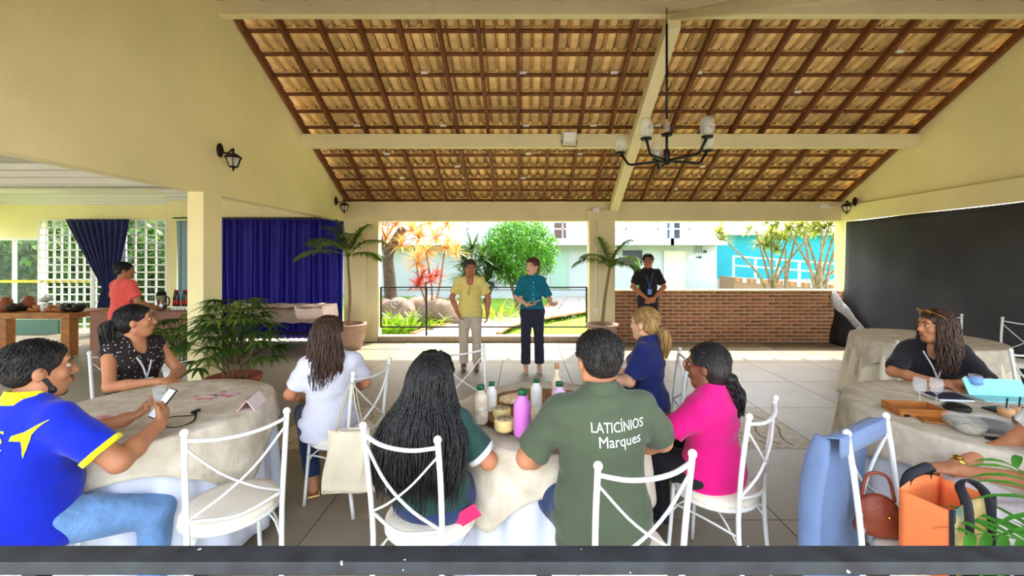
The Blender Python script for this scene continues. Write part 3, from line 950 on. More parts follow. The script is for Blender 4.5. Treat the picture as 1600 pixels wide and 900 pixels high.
# ================================================================== furniture and fittings
M_iron = mat('white_iron', S(220, 220, 214), 0.4, var=0.03, vscale=20, spec=0.5)
M_cush = mat('ivory_cushion', S(226, 217, 198), 0.75, var=0.05, vscale=8, bump=0.15, bscale=60)
M_lace = mat('damask_overlay', S(214, 204, 184), 0.85, col2=S(184, 172, 150), vscale=9, bump=0.3, bscale=30, detail=6)
M_linen = mat('white_tablecloth', S(202, 206, 218), 0.85, var=0.03, vscale=3, bump=0.1, bscale=20)
M_cream_cl = mat('cream_tablecloth', S(226, 216, 192), 0.85, var=0.04, vscale=5, bump=0.1, bscale=20)
M_wood_t = mat('table_wood', S(150, 92, 42), 0.5, var=0.3, vscale=5, stretch=(1, 8, 8))

# ---- iron chair with crossed bars; local +y is the way the sitter faces
def make_chair():
    t = thing('iron_chair', 'x', 'chair')
    r = 0.0125
    hw = 0.195
    for sx in (-1, 1):
        pts = bez([(sx * 0.175, -0.235, 0.0), (sx * 0.182, -0.205, 0.25), (sx * 0.185, -0.20, 0.45), (sx * 0.192, -0.222, 0.70), (sx * hw, -0.25, 0.895)], 12)
        MB().tube(pts, r, 8).build('back_post', M_iron, t)
        MB().ball((sx * hw, -0.251, 0.90), 0.0175, 8).build('finial', M_iron, t)
        pts = bez([(sx * 0.135, 0.155, 0.43), (sx * 0.145, 0.17, 0.2), (sx * 0.155, 0.185, 0.0)], 6)
        MB().tube(pts, 0.011, 8).build('leg', M_iron, t)
        # curved braces from the legs to the seat ring
        MB().tube(bez([(sx * 0.148, 0.175, 0.26), (sx * 0.13, 0.12, 0.34), (sx * 0.08, 0.02, 0.405)], 8), 0.005, 6).build('brace', M_iron, t)
        MB().tube(bez([(sx * 0.182, -0.205, 0.28), (sx * 0.16, -0.13, 0.36), (sx * 0.1, -0.03, 0.405)], 8), 0.005, 6).build('brace', M_iron, t)
        MB().tube(bez([(sx * 0.183, -0.203, 0.33), (sx * 0.175, 0.0, 0.345), (sx * 0.143, 0.165, 0.33)], 8), 0.0055, 6).build('stretcher', M_iron, t)
        # the crossed bars
        a, b = (sx * hw, -0.243, 0.835), (-sx * 0.187, -0.204, 0.515)
        MB().tube(bez([a, (sx * 0.07, -0.262, 0.705 - 0.004), (-sx * 0.06, -0.250, 0.598), b], 14), 0.0085, 6, flat=0.6).build('cross_bar', M_iron, t)
    MB().tube(bez([(-hw, -0.246, 0.868), (-0.1, -0.275, 0.853), (0, -0.283, 0.848), (0.1, -0.275, 0.853), (hw, -0.246, 0.868)], 14), 0.0115, 8, flat=0.7).build('top_rail', M_iron, t)
    MB().tube(bez([(-0.187, -0.203, 0.512), (0, -0.243, 0.488), (0.187, -0.203, 0.512)], 12), 0.0085, 6).build('lower_rail', M_iron, t)
    ring = [(0.205 * math.cos(a), 0.205 * math.sin(a) - 0.01, 0.418) for a in [2 * PI * i / 28 for i in range(28)]]
    MB().tube(ring, 0.011, 8, closed=True).build('seat_ring', M_iron, t)
    MB().lathe([(0.0, 0.418), (0.195, 0.418), (0.21, 0.428), (0.212, 0.445), (0.20, 0.462), (0.15, 0.470), (0.0, 0.474)], 32, (0, -0.01, 0)).build('cushion', M_cush, t)
    return t
chair0 = make_chair()
for c_ in chair0.children: c_.data.transform(Matrix.Diagonal(Vector((1, 1, 1.055, 1))))
chair_n = 0
def chair(x, y, facing, label, group='white iron chairs'):
    global chair_n
    o = chair0 if chair_n == 0 else copy_tree(chair0)
    chair_n += 1
    o.location = (x, y, 0); o.rotation_euler = (0, 0, face_dir(*facing))
    tag(o, label, 'chair', group)
    return o
chair(-1.47, 2.10, (-0.66, 0.75), 'empty white iron chair with ivory cushion by the folded pink card')
chair(-2.21, 1.78, (0.1, 1), 'white iron chair under the man in the blue polo with yellow collar')
chair(-3.10, 3.32, (0.85, -0.5), 'white iron chair under the woman in the black dotted top')
chair(-1.28, 2.95, (-0.96, 0.29), 'white iron chair with a cream tote bag hanging from its back post')
chair(-0.44, 2.02, (0.37, 0.93), 'white iron chair under the woman with very long loose black hair')
chair(0.40, 1.79, (-0.24, 0.97), 'white iron chair under the man in the olive lettered shirt')
chair(1.04, 2.28, (-0.68, 0.73), 'white iron chair under the woman in the bright pink shirt')
chair(1.00, 3.28, (-0.93, 0.2), 'white iron chair under the blond woman in navy')
chair(-0.36, 3.24, (0.55, -0.83), 'empty white iron chair between the bottle table and the standing speakers')
chair(3.30, 3.40, (-0.7, -0.7), 'white iron chair under the woman in the black blouse')
chair(1.68, 1.66, (0.50, -0.86), 'white iron chair holding a blue grey jacket and an orange bag')
chair(2.40, 1.80, (-0.9, 0.35), 'white iron chair under the seated person in white trousers')
chair(4.18, 3.15, (0.1, -1), 'empty white iron chair beside the table with the turquoise folder')
chair(5.45, 5.45, (-0.75, -0.65), 'empty white iron chair behind the bare cream table, on the side of the brick wall')
chair(5.80, 4.95, (-1, -0.25), 'empty white iron chair behind the bare cream table, its back to the black shade')

# ---- round tables and their cloths
def round_table(x, y, R, h, what):
    t = thing('round_table', 'round wooden table under ' + what, 'table', (x, y, 0), 0, 'round tables')
    MB().lathe([(0, h - 0.03), (R - 0.01, h - 0.03), (R - 0.004, h - 0.015), (R - 0.01, h - 0.004), (0, h - 0.004)], 40).build('tabletop', M_wood_t, t)
    for k in range(4):
        a = PI / 4 + k * PI / 2; q = R * 0.6
        MB().tube([(q * math.cos(a), q * math.sin(a), h - 0.03), (q * 1.08 * math.cos(a), q * 1.08 * math.sin(a), 0)], 0.02, 8).build('leg', M_wood_t, t)
def cloth_round(name, x, y, R, h, drop, folds, amp, m, label, off=0.0, square=None, rot=0.0, seed=1, flare=0.06):
    rr = random.Random(seed)
    ph = [rr.uniform(0, 6) for _ in range(4)]
    nu, n1, n2 = 144, 5, 14
    def fn(u, v):
        a = 2 * PI * u
        j = v * (n1 + n2)
        if square:
            b = a - rot
            ext = square / 2 / max(abs(math.cos(b)), abs(math.sin(b)))
            dr = max(0.05, min(ext, square / 2 * 1.30) - R)
        else: dr = drop
        if j <= n1:
            q = j / n1 * (R + off)
            return Vector((q * math.cos(a), q * math.sin(a), h + off))
        t = (j - n1) / n2
        s_ = t * dr
        w = min(1, s_ / 0.25) if dr > 0 else 0
        f = amp * w * (math.sin(folds * a + ph[0] + 0.8 * math.sin(2 * a + ph[1])) + 0.45 * math.sin(folds * 1.7 * a + ph[2]))
        corner = 0.0
        q = R + off + 0.012 * (1 - math.exp(-s_ / 0.02)) + flare * t * min(1, dr / 0.5) + f * (1 if not square else 0.6)
        return Vector((q * math.cos(a), q * math.sin(a), h + off - max(0, s_ - 0.012) if s_ > 0.012 else h + off - s_ * 0.3))
    o = MB().grid(fn, nu, n1 + n2 + 1, closed_u=True).build(name, m, None, (x, y, 0), solid=0.003)
    tag(o, label, 'tablecloth')
    return o
TA, TB, TC, TD = (-2.22, 2.55), (0.15, 2.50), (2.72, 2.45), (4.56, 4.74)
TH = 0.78
for (x, y), R, w_, la in ((TA, 0.56, 'the cloths holding the folded pink card', 'a'), (TB, 0.53, 'the cloths holding the yogurt bottles', 'b'), (TC, 0.63, 'the cloths holding the turquoise folder', 'c'), (TD, 0.62, 'the bare cream cloth by the black shade', 'd')):
    round_table(x, y, R, TH, w_)
cloth_round('tablecloth', *TA, 0.565, TH, 0.74, 17, 0.018, M_linen, 'white floor length cloth on the table by the man in blue', seed=3)
cloth_round('tablecloth', *TB, 0.535, TH, 0.74, 17, 0.018, M_linen, 'white floor length cloth on the table with the yogurt bottles', seed=4)
cloth_round('tablecloth', *TC, 0.635, TH, 0.74, 19, 0.018, M_linen, 'white floor length cloth on the table with the turquoise folder', seed=5)
cloth_round('tablecloth', *TD, 0.625, TH, 0.74, 21, 0.03, M_cream_cl, 'cream floor length cloth on the bare table by the black shade', seed=6, flare=0.12)
cloth_round('table_overlay', *TA, 0.585, TH, 0.3, 9, 0.02, M_lace, 'square beige damask overlay under the folded pink card', off=0.006, square=1.52, rot=0.5, seed=7)
cloth_round('table_overlay', *TB, 0.555, TH, 0.3, 9, 0.02, M_lace, 'square beige damask overlay under the round wooden board', off=0.006, square=1.45, rot=0.2, seed=8)
cloth_round('table_overlay', *TC, 0.655, TH, 0.3, 9, 0.02, M_lace, 'square beige damask overlay under the glass bowls', off=0.006, square=1.72, rot=0.35, seed=9)
cloth_round('table_overlay', *TD, 0.645, TH, 0.3, 9, 0.02, M_lace, 'square beige overlay on the bare table by the black shade', off=0.006, square=1.68, rot=0.6, seed=10)

# ---- near railing: painted flat bar on posts
M_rail = mat('chipped_black_paint', S(36, 36, 40), 0.5, col2=S(48, 54, 56), vscale=14)
def chip_paint(m):
    N, L = m.node_tree.nodes, m.node_tree.links
    b = N['Principled BSDF']; src = b.inputs['Base Color'].links[0].from_socket
    tc = N.new('ShaderNodeTexCoord'); nz = N.new('ShaderNodeTexNoise'); nz.inputs['Scale'].default_value = 30; nz.inputs['Detail'].default_value = 2
    L.new(tc.outputs['Object'], nz.inputs['Vector'])
    cr_ = N.new('ShaderNodeValToRGB'); cr_.color_ramp.elements[0].position = 0.735; cr_.color_ramp.elements[1].position = 0.75
    mx = N.new('ShaderNodeMix'); mx.data_type = 'RGBA'
    L.new(nz.outputs[0], cr_.inputs[0]); L.new(cr_.outputs[0], mx.inputs[0]); L.new(src, mx.inputs[6]); mx.inputs[7].default_value = (0.7, 0.7, 0.68, 1)
    L.new(mx.outputs[2], b.inputs['Base Color'])
chip_paint(M_rail)
nr = thing('railing', 'black painted metal railing with chipped paint in front of the chairs', 'railing', (0, 0.985, 0))
MB().box((0, 0, 0.985), (5.0, 0.058, 0.030)).build('top_rail', M_rail, nr, bev=0.003)
MB().box((0, 0, 0.12), (5.0, 0.04, 0.03)).build('bottom_rail', M_rail, nr, bev=0.003)
for x in (-2.3, -1.15, 0.05, 1.2, 2.35): MB().box((x, 0, 0.49), (0.035, 0.035, 0.97)).build('post', M_rail, nr, bev=0.002)

# ---- garden railing in the left bay, with scrolls
gr = thing('garden_railing', 'thin dark metal railing with pale scrolls in the open bay to the garden', 'railing', (0, YB + 0.13, 0))
z0, z1 = 0.29, 1.10
MB().box((-0.80, 0, z1), (4.22, 0.03, 0.025)).build('top_rail', M_black, gr)
MB().box((-0.80, 0, z1 - 0.055), (4.22, 0.02, 0.012)).build('top_rail', M_black, gr)
MB().box((-0.80, 0, z0), (4.22, 0.03, 0.025)).build('bottom_rail', M_black, gr)
for x in (-2.90, 1.30): MB().box((x, 0, (z0 + z1) / 2), (0.03, 0.03, z1 - z0)).build('end_post', M_black, gr)
MB().box((-1.97, 0, (0.115 + z1) / 2), (0.03, 0.03, z1 - 0.115)).build('post', M_black, gr)
M_scr = mat('pale_scroll_metal', S(206, 204, 196), 0.45, metal=0.2)
def spiral(cx, cz, R, turns, a0, sg, n=26):
    return [(cx + R * (1 - 0.85 * i / n) * math.cos(a0 + sg * turns * 2 * PI * i / n), 0, cz + R * (1 - 0.85 * i / n) * math.sin(a0 + sg * turns * 2 * PI * i / n)) for i in range(n + 1)]
for cx, fl_ in ((-2.45, 1), (-1.3, -1), (-0.1, 1), (0.75, -1)):
    wv = [(cx + fl_ * 0.5 * (t - 0.5) * 1.7, 0, 0.70 + 0.24 * math.sin((t - 0.5) * 5.2) * fl_) for t in [i / 16 for i in range(17)]]
    MB().tube(wv, 0.008, 6).build('scroll', M_scr, gr)
    MB().tube(spiral(cx + 0.12, 0.62, 0.15, 1.6, PI / 2, -fl_), 0.007, 6).build('scroll', M_scr, gr)
    MB().tube(spiral(cx - 0.15, 0.80, 0.12, 1.5, -PI / 2, -fl_), 0.007, 6).build('scroll', M_scr, gr)
    MB().tube(spiral(cx + 0.30, 0.47, 0.08, 1.3, 0, fl_), 0.006, 6).build('scroll', M_scr, gr)

# ---- lantern sconces
M_lglass = mat('lantern_glass', (0.8, 0.78, 0.7), 0.1, alpha=0.35)
def sconce(x, y, z, sg, label):
    t = thing('wall_lantern', label, 'lamp', (x, y, z), 0 if sg > 0 else PI, 'black wall lanterns')
    MB().lathe([(0.0, 0), (0.052, 0), (0.055, 0.012), (0.04, 0.024), (0.0, 0.03)], 16, M=Matrix.Rotation(PI / 2, 3, 'Y') @ Matrix.Diagonal(Vector((1.6, 1, 1)))).build('back_plate', M_bronze, t)
    MB().tube(bez([(0.02, 0, 0.0), (0.07, 0, -0.035), (0.12, 0, -0.02), (0.16, 0, 0.02), (0.165, 0, -0.04)], 14), 0.011, 8).build('arm', M_bronze, t)
    c = (0.165, 0, 0)
    MB().lathe([(0.0, 0.03), (0.012, 0.02), (0.012, -0.03), (0.05, -0.045), (0.098, -0.085), (0.10, -0.092), (0.0, -0.092)], 6, c).build('cap', M_bronze, t)
    MB().lathe([(0.0, -0.25), (0.012, -0.24), (0.012, -0.215), (0.05, -0.20), (0.05, -0.19), (0.0, -0.19)], 6, c).build('base', M_bronze, t)
    for k in range(6):
        a = 2 * PI * k / 6
        MB().tube([(c[0] + 0.082 * math.cos(a), 0.082 * math.sin(a), -0.09), (c[0] + 0.048 * math.cos(a), 0.048 * math.sin(a), -0.195)], 0.0055, 5).build('frame_bar', M_bronze, t)
    MB().lathe([(0.076, -0.094), (0.044, -0.19)], 6, c, smooth=False).build('glass', M_lglass, t)
    MB().ball((c[0], 0, -0.135), 0.024, 8, (1, 1, 1.3)).build('bulb', mat('frosted_bulb', S(196, 190, 172), 0.4), t)
sconce(XL + 0.0, 4.95, 2.98, 1, 'black lantern lamp on the cream wall above the column')
sconce(XL + 0.0, 8.02, 2.80, 1, 'black lantern lamp on the cream wall above the navy curtain corner')
sconce(XR - 0.06, 8.00, 2.78, -1, 'black lantern lamp above the corner of the black shade cloth')

# ---- chandelier under the ridge beam
M_cglass = mat('chandelier_glass', (0.78, 0.78, 0.70), 0.06, alpha=0.2)
ch = thing('chandelier', 'black iron chandelier with glass cups hanging from the ridge beam', 'lamp', (1.66, 4.8, 2.78))
MB().tube([(0, 0, 0.52), (0, 0, 1.62)], 0.014, 8).build('rod', M_black, ch)
for i in range(6):
    R_ = Matrix.Rotation(PI / 2 * (i % 2), 3, 'Z')
    pts = [R_ @ Vector((0.012 * math.cos(a), 0, 1.63 + i * 0.032 + 0.02 * math.sin(a))) for a in [2 * PI * q / 10 for q in range(10)]]
    MB().tube(pts, 0.003, 5, closed=True).build('chain_link', M_black, ch)
MB().tube([(0, 0, 0.17), (0, 0, 0.33)], 0.016, 8).build('stem', M_black, ch)
MB().lathe([(0, 0.325), (0.06, 0.33), (0.062, 0.35), (0.0, 0.355)], 18).build('dish', M_black, ch)
MB().lathe([(0, 0.36), (0.03, 0.37), (0.042, 0.42), (0.034, 0.47), (0.02, 0.52), (0, 0.525)], 16).build('glass_knob', M_cglass, ch)
MB().lathe([(0, -0.01), (0.035, 0), (0.038, 0.13), (0.03, 0.17), (0, 0.175)], 14).build('hub', M_black, ch)
for k in range(5):
    a = math.radians(12 + 72 * k)
    ca, sa = math.cos(a), math.sin(a)
    P_ = lambda q, z: (q * ca, q * sa, z)
    arm = MB().tube([P_(0.02, 0.04), P_(0.40, 0.03), P_(0.44, 0.045), P_(0.52, 0.17)], 0.016, 6).build('arm', M_black, ch)
    c = P_(0.53, 0)
    MB().lathe([(0, 0.17), (0.055, 0.172), (0.062, 0.19), (0.0, 0.195)], 16, c).build('cup', M_black, arm)
    MB().lathe([(0.03, 0.197), (0.07, 0.225), (0.079, 0.28), (0.07, 0.34), (0.055, 0.39)], 18, c).build('glass', M_cglass, arm, solid=0.004)
    MB().ball((c[0], c[1], 0.26), 0.03, 8, (1, 1, 1.2)).build('bulb', mat('frosted_bulb', S(196, 190, 172), 0.4), arm)

# ---- floodlight on the purlin, conduit and boxes on the back lintel
fd = thing('floodlight', 'small white floodlight clamped on the middle roof beam', 'lamp', (0.75, 6.72, 3.62))
MB().box((0, -0.03, 0.02), (0.22, 0.06, 0.18), rot=(0.4, 0, 0)).build('housing', mat('flood_housing', S(205, 205, 200), 0.4), fd, bev=0.008)
MB().box((0, -0.062, 0.012), (0.17, 0.01, 0.13), rot=(0.4, 0, 0)).build('lens', mat('flood_lens', S(236, 232, 214), 0.2), fd)
MB().tube([(-0.12, 0, -0.02), (-0.12, 0.03, -0.11), (0.12, 0.03, -0.11), (0.12, 0, -0.02)], 0.008, 6).build('bracket', M_bronze, fd)
cd = thing('cable_conduit', 'white cable conduit running down the back column to a socket box', 'conduit', (1.46, YB - 0.075, 0))
MB().tube([(0, 0, 0.72), (0, 0, 2.60)], 0.012, 8).build('pipe', M_white, cd)
MB().box((0, 0.0, 0.66), (0.09, 0.05, 0.12)).build('socket_box', M_white, cd, bev=0.006)
MB().box((0, -0.02, 2.66), (0.13, 0.06, 0.10)).build('junction_box', M_white, cd, bev=0.006)
cd2 = thing('cable_box', 'white junction box with a short pipe in the back corner by the black shade', 'conduit', (5.95, YB - 0.03, 2.74))
MB().box((0.1, 0, 0), (0.16, 0.05, 0.09)).build('box', M_white, cd2, bev=0.006)
MB().tube([(0.18, 0, 0.0), (0.42, 0, 0.0)], 0.014, 8).build('pipe', M_white, cd2)

# ---- black shade cloth along the right side, corner drawn up
M_shade = mat('black_shade_mesh', S(64, 64, 66), 0.75, var=0.2, vscale=1.2, bump=0.25, bscale=6, spec=0.3)
def shade(u, v):
    y = YB - 0.10 - u * (YB - 0.10 - 1.35)
    zb = 0.02
    z = 2.42 - v * (2.42 - zb)
    return Vector((XR - 0.03 + 0.035 * math.sin(y * 3.1 + z) + 0.02 * math.sin(y * 9) * v - 0.10 * v, y, z))
sh = MB().grid(shade, 60, 26).build('shade_cloth', M_shade, solid=0.006)
tag(sh, 'black shade cloth hanging from the beam down to the floor', 'cloth')
M_foil = mat('silver_tarp', S(186, 186, 184), 0.3, var=0.25, vscale=14, bump=0.8, bscale=22, metal=0.2)
def strip(u, v):
    a = Vector((XR - 0.24, YB - 0.10, 1.08)); b = Vector((XR - 0.30, YB - 1.36, 0.03))
    p = a.lerp(b, u); n = Vector((-0.2, 0.10, 0.03)) + Vector((0, 0.26 * 0.7, 0.0))
    return p + Vector((-0.03 - 0.05 * math.sin(u * 9) * v, 0.02 - 0.24 * (1 - v) * 0.1 + 0.21 * v * (0.5 + u * 0.5), -0.17 * v * (1 - u * 0.7) + 0.012 * math.sin(u * 23)))
tag(MB().grid(strip, 30, 8).build('tarp_fold', M_foil, solid=0.004), 'silvery folded tarp edge running diagonally beside the black shade', 'tarp')
def bag_(u, v):
    y = YB - 0.06 - u * 1.05
    z = 1.0 * (1 - u * 0.93) * v + 0.01
    return Vector((XR - 0.20 - 0.12 * (1 - v) - 0.06 * math.sin(u * 7) - 0.02 * math.sin(v * 9), y, z))
tag(MB().grid(bag_, 24, 16).build('loose_tarp', mat('black_tarp', S(26, 26, 28), 0.6, bump=0.6, bscale=8), solid=0.006), 'loose black tarp hanging in the corner by the brick wall', 'tarp')

# ---- annex: lattice screens, curtains, buffet tables
M_lat = mat('white_lattice', S(228, 230, 226), 0.5)
def lattice(x0, x1, y, z0, z1, nx, nz, label):
    t = thing('lattice_screen', label, 'screen', (x0, y, 0), 0, 'white grid screens')
    w = x1 - x0
    ms = {}
    for i in range(nx + 1): 
        b_ = 0.05 if i in (0, nx) else 0.03
        MB().box((w * i / nx, 0, (z0 + z1) / 2), (b_, 0.03, z1 - z0)).build('upright', M_lat, t)
    for j in range(nz + 1):
        MB().box((w / 2, 0.002, z0 + (z1 - z0) * j / nz), (w, 0.026, 0.03)).build('crossbar', M_lat, t)
lattice(-10.88, -9.70, 9.36, 0.04, 2.55, 7, 15, 'white grid screen in front of the green garden glass')
lattice(-8.95, -8.02, 9.36, 0.04, 2.55, 4, 15, 'white grid screen between the navy drape and the pale blue curtain')
lattice(-9.66, -8.98, 9.40, 0.04, 2.55, 4, 15, 'white grid screen behind the gathered navy drape')
M_navy = mat('navy_velvet', S(26, 34, 92), 0.7, var=0.25, vscale=8, sheen=0.3)
M_purple = mat('royal_blue_voile', S(42, 32, 150), 0.6, var=0.12, vscale=5, bump=0.1, bscale=20)
def tie(u, v):
    z = 2.56 - 2.46 * v
    wtop, mid = 1.42, 0.27
    g_ = min(1, v / 0.62)
    wdt = wtop + (mid - wtop) * (g_ ** 1.1) if v < 0.62 else mid + (v - 0.62) * 0.75
    cx = -9.43 + 0.25 * g_ - (0.12 * max(0, v - 0.62) / 0.38)
    return Vector((cx + (u - 0.5) * wdt, 9.22 + 0.05 * math.sin(u * 60) * (0.3 + 0.7 * (1 - abs(u - .5))), z))
tag(MB().grid(tie, 110, 30).build('tied_curtain', M_navy, solid=0.006), 'navy drape gathered at its middle in front of the white grid screens', 'curtain')
def drape(x0, x1, y, z0, z1, n, amp):
    def f(u, v):
        return Vector((x0 + (x1 - x0) * u + 0.02 * math.sin(u * n * 2.3 + v * 2), y + amp * math.sin(u * n * 2 * PI + 0.5 * math.sin(v * 3 + u * 9)) * (0.75 + 0.25 * v) + 0.015 * math.sin(u * n * 5.1), z1 + (z0 - z1) * v))
    return f
cu_ = thing('navy_curtain', 'wide royal blue pleated curtain closing the side opening behind the cloth-covered table', 'curtain', (0, 0, 0))
MB().grid(drape(-6.55, -3.68, 8.55, 0.05, 2.50, 26, 0.045), 320, 14).build('fabric', M_purple, cu_, solid=0.004)
MB().tube([(-7.2, 8.56, 2.52), (-3.65, 8.56, 2.52)], 0.014, 8).build('curtain_rod', M_black, cu_)
tag(MB().grid(drape(-7.18, -6.62, 8.62, 0.05, 2.47, 6, 0.04), 80, 12).build('pale_curtain', mat('pale_blue_voile', S(168, 196, 204), 0.8), solid=0.004), 'narrow pale blue curtain beside the wide royal blue curtain', 'curtain')

def table_box(name, label, x0, x1, y0, y1, h, m, legm, lt=0.09, th=0.07):
    t = thing(name, label, 'table', ((x0 + x1) / 2, (y0 + y1) / 2, 0))
    w, d = x1 - x0, y1 - y0
    MB().box((0, 0, h - th / 2), (w, d, th)).build('tabletop', m, t, bev=0.008)
    for sx in (-1, 1):
        for sy in (-1, 1):
            MB().box((sx * (w / 2 - lt * 0.6), sy * (d / 2 - lt * 0.6), (h - th) / 2), (lt, lt, h - th)).build('leg', legm, t, bev=0.004)
    return t
M_rustic = mat('rustic_wood', S(168, 104, 48), 0.45, var=0.3, vscale=5, stretch=(1, 7, 7))
table_box('buffet_table', 'heavy rustic wooden buffet table in the annex', -9.9, -7.85, 7.2, 8.0, 0.74, M_rustic, M_rustic, 0.15, 0.10)
wb_ = table_box('wooden_bench', 'low wooden bench behind the man in the blue polo', -4.55, -3.75, 2.85, 3.35, 0.46, M_rustic, M_rustic, 0.09, 0.06)
ct = thing('serving_table', 'serving table with a plain brown cloth front beside the column', 'table', (-5.55, 6.55, 0))
MB().box((0, 0, 0.87), (1.9, 0.55, 0.03)).build('tabletop', M_wood_t, ct)
for sx in (-1, 1):
    for sy in (-1, 1): MB().box((sx * 0.85, sy * 0.2, 0.43), (0.05, 0.05, 0.86)).build('leg', M_wood_t, ct)
def skirt(u, v): return Vector((-0.97 + 1.94 * u, -0.285 + 0.012 * math.sin(u * 60) * v, 0.892 - 0.86 * v))
MB().grid(skirt, 90, 8).build('cloth_front', mat('brown_cloth', S(146, 104, 86), 0.9, var=0.08), ct, solid=0.003)
lt_ = thing('trestle_table', 'long metal legged table under a pale pink cloth before the royal blue curtain', 'table', (-4.55, 7.75, 0))
MB().box((0, 0, 0.80), (1.9, 0.62, 0.035)).build('tabletop', mat('brown_laminate', S(110, 72, 58), 0.5), lt_)
for sx in (-1, 1):
    for sy in (-1, 1): MB().box((sx * 0.86, sy * 0.26, 0.39), (0.045, 0.045, 0.785)).build('leg', M_black, lt_)
MB().box((0, 0.26, 0.25), (1.72, 0.03, 0.03)).build('stretcher', M_black, lt_)
def tcl(u, v):
    x = -1.0 + 2.06 * u; yy = -0.40 + 0.76 * v
    over = max(0, abs(x) - 0.955); z = 0.822 + 0.01 * math.sin(x * 17) * math.sin(yy * 13)
    if x > 0.955: z -= over * 2.2; x = 0.955 + over * 0.3
    if yy > 0.312: z -= (yy - 0.312) * 8; yy = 0.318
    if yy < -0.312 and x > 0.5: z -= (-yy - 0.312) * 2.5; yy = -0.318
    return Vector((-4.55 + x, 7.75 + max(-0.325, yy), z))
tag(MB().grid(tcl, 60, 24).build('pink_cloth', mat('pale_pink_cloth', S(232, 204, 188), 0.9, var=0.05), solid=0.003), 'pale pink cloth lying crooked on the long trestle table', 'tablecloth')
cl_ = thing('ceiling_lamp', 'flat round ceiling lamp in the annex behind the column', 'lamp', (-5.6, 7.4, 3.12))
MB().lathe([(0.0, 0), (0.19, 0), (0.2, -0.02), (0.19, -0.035), (0, -0.035)], 24).build('base', M_bronze, cl_)
MB().lathe([(0.175, -0.035), (0.15, -0.07), (0.08, -0.09), (0, -0.095)], 24).build('diffuser', mat('opal_glass', S(232, 226, 206), 0.3), cl_)
# ================================================================== plants
L_palm = leaf_mat('palm_leaf', S(78, 108, 44), S(120, 146, 62))
L_dark = leaf_mat('dark_leaf', S(44, 76, 30), S(86, 118, 48))
L_lime = leaf_mat('lime_leaf', S(136, 180, 40), S(176, 206, 66))
L_ficus = leaf_mat('ficus_leaf', S(74, 138, 40), S(122, 180, 62))
L_orange = leaf_mat('orange_leaf', S(226, 160, 78), S(232, 190, 116))
L_red = leaf_mat('red_leaf', S(214, 84, 72), S(226, 128, 96))
L_yellowg = leaf_mat('yellow_green_leaf', S(134, 150, 58), S(180, 176, 84))
L_near = leaf_mat('near_leaf', S(58, 128, 40), S(96, 160, 60), rand=0.12)
M_trunk = mat('palm_trunk', S(134, 112, 80), 0.85, var=0.25, vscale=10, stretch=(1, 1, 4), bump=0.3, bscale=25)
M_bark = mat('grey_bark', S(92, 80, 68), 0.9, var=0.3, vscale=12, bump=0.5, bscale=20)
M_bark_l = mat('light_bark', S(140, 122, 98), 0.9, var=0.3, vscale=12, bump=0.4, bscale=20)
M_terra = mat('terracotta', S(158, 84, 58), 0.75, var=0.1, vscale=8)
M_greige = mat('greige_pot', S(166, 134, 114), 0.6, var=0.12, vscale=5, bump=0.15, bscale=20, stretch=(0.5, 0.5, 9))
M_soil = mat('soil', S(70, 50, 36), 0.95, bump=0.5, bscale=50)

def blade(mb, b, d, L, W, droop=0.3, n=5, fold=0.25, up=Vector((0, 0, 1))):
    d = Vector(d).normalized()
    s_ = d.cross(up)
    if s_.length < 1e-3: s_ = Vector((1, 0, 0))
    s_.normalize()
    vs_, fs_ = [], []
    p = Vector(b); dd = d.copy()
    for i in range(n + 1):
        t = i / n
        w = W * math.sin(PI * min(1, 0.12 + 0.88 * t) ** 0.8) * 0.5 + (0.0006)
        nn = s_.cross(dd).normalized()
        vs_ += [p - s_ * w + nn * w * fold, p, p + s_ * w + nn * w * fold]
        dd = (dd + Vector((0, 0, -droop / n))).normalized()
        p = p + dd * (L / n)
    for i in range(n):
        for k in (0, 1):
            a = i * 3 + k
            fs_.append((a, a + 1, a + 4, a + 3))
    mb.add(vs_, fs_, True)

def frond(mb, base, d, L, rr, droop=0.9, nl=22, lw=0.022, ll=0.28, n=14, vee=0.5):
    """a feather leaf: arched rib with paired leaflets"""
    d = Vector(d).normalized()
    pts = [Vector(base)]; dd = d.copy(); dirs = [dd.copy()]
    for i in range(n):
        dd = (dd + Vector((0, 0, -droop / n * (0.5 + i / n)))).normalized()
        pts.append(pts[-1] + dd * L / n); dirs.append(dd.copy())
    mb.tube(pts, [0.009 * (1 - 0.8 * i / n) for i in range(n + 1)], 5)
    for q in range(nl):
        t = 0.18 + 0.80 * q / (nl - 1)
        k = t * n; i = min(int(k), n - 1)
        p = pts[i].lerp(pts[i + 1], k - i); dd = dirs[i]
        s_ = dd.cross(Vector((0, 0, 1)))
        if s_.length < 0.05: s_ = Vector((1, 0, 0))
        s_.normalize(); u = s_.cross(dd)
        ln = ll * math.sin(PI * (0.15 + 0.8 * t)) ** 0.6
        for sg in (-1, 1):
            blade(mb, p, s_ * sg * 0.8 + dd * 0.65 + u * (vee * 0.5 + rr.uniform(-0.1, 0.1)), ln, lw, 0.8 + rr.uniform(0, 0.4), 4)

def pot(t, R, H, m, c=(0, 0, 0), rim=0.03, bulge=0.0):
    x = R * 0.72
    MB().lathe([(0, 0), (x, 0), (x + (R - x) * 0.5 + bulge, H * 0.45), (R - 0.01, H - rim * 1.5), (R + 0.012, H - rim * 1.4), (R + 0.014, H), (R - 0.02, H), (R - 0.03, H - 0.05)], 32, c).build('pot', m, t)
    MB().lathe([(0, H - 0.045), (R - 0.028, H - 0.055)], 24, c).build('soil', M_soil, t)

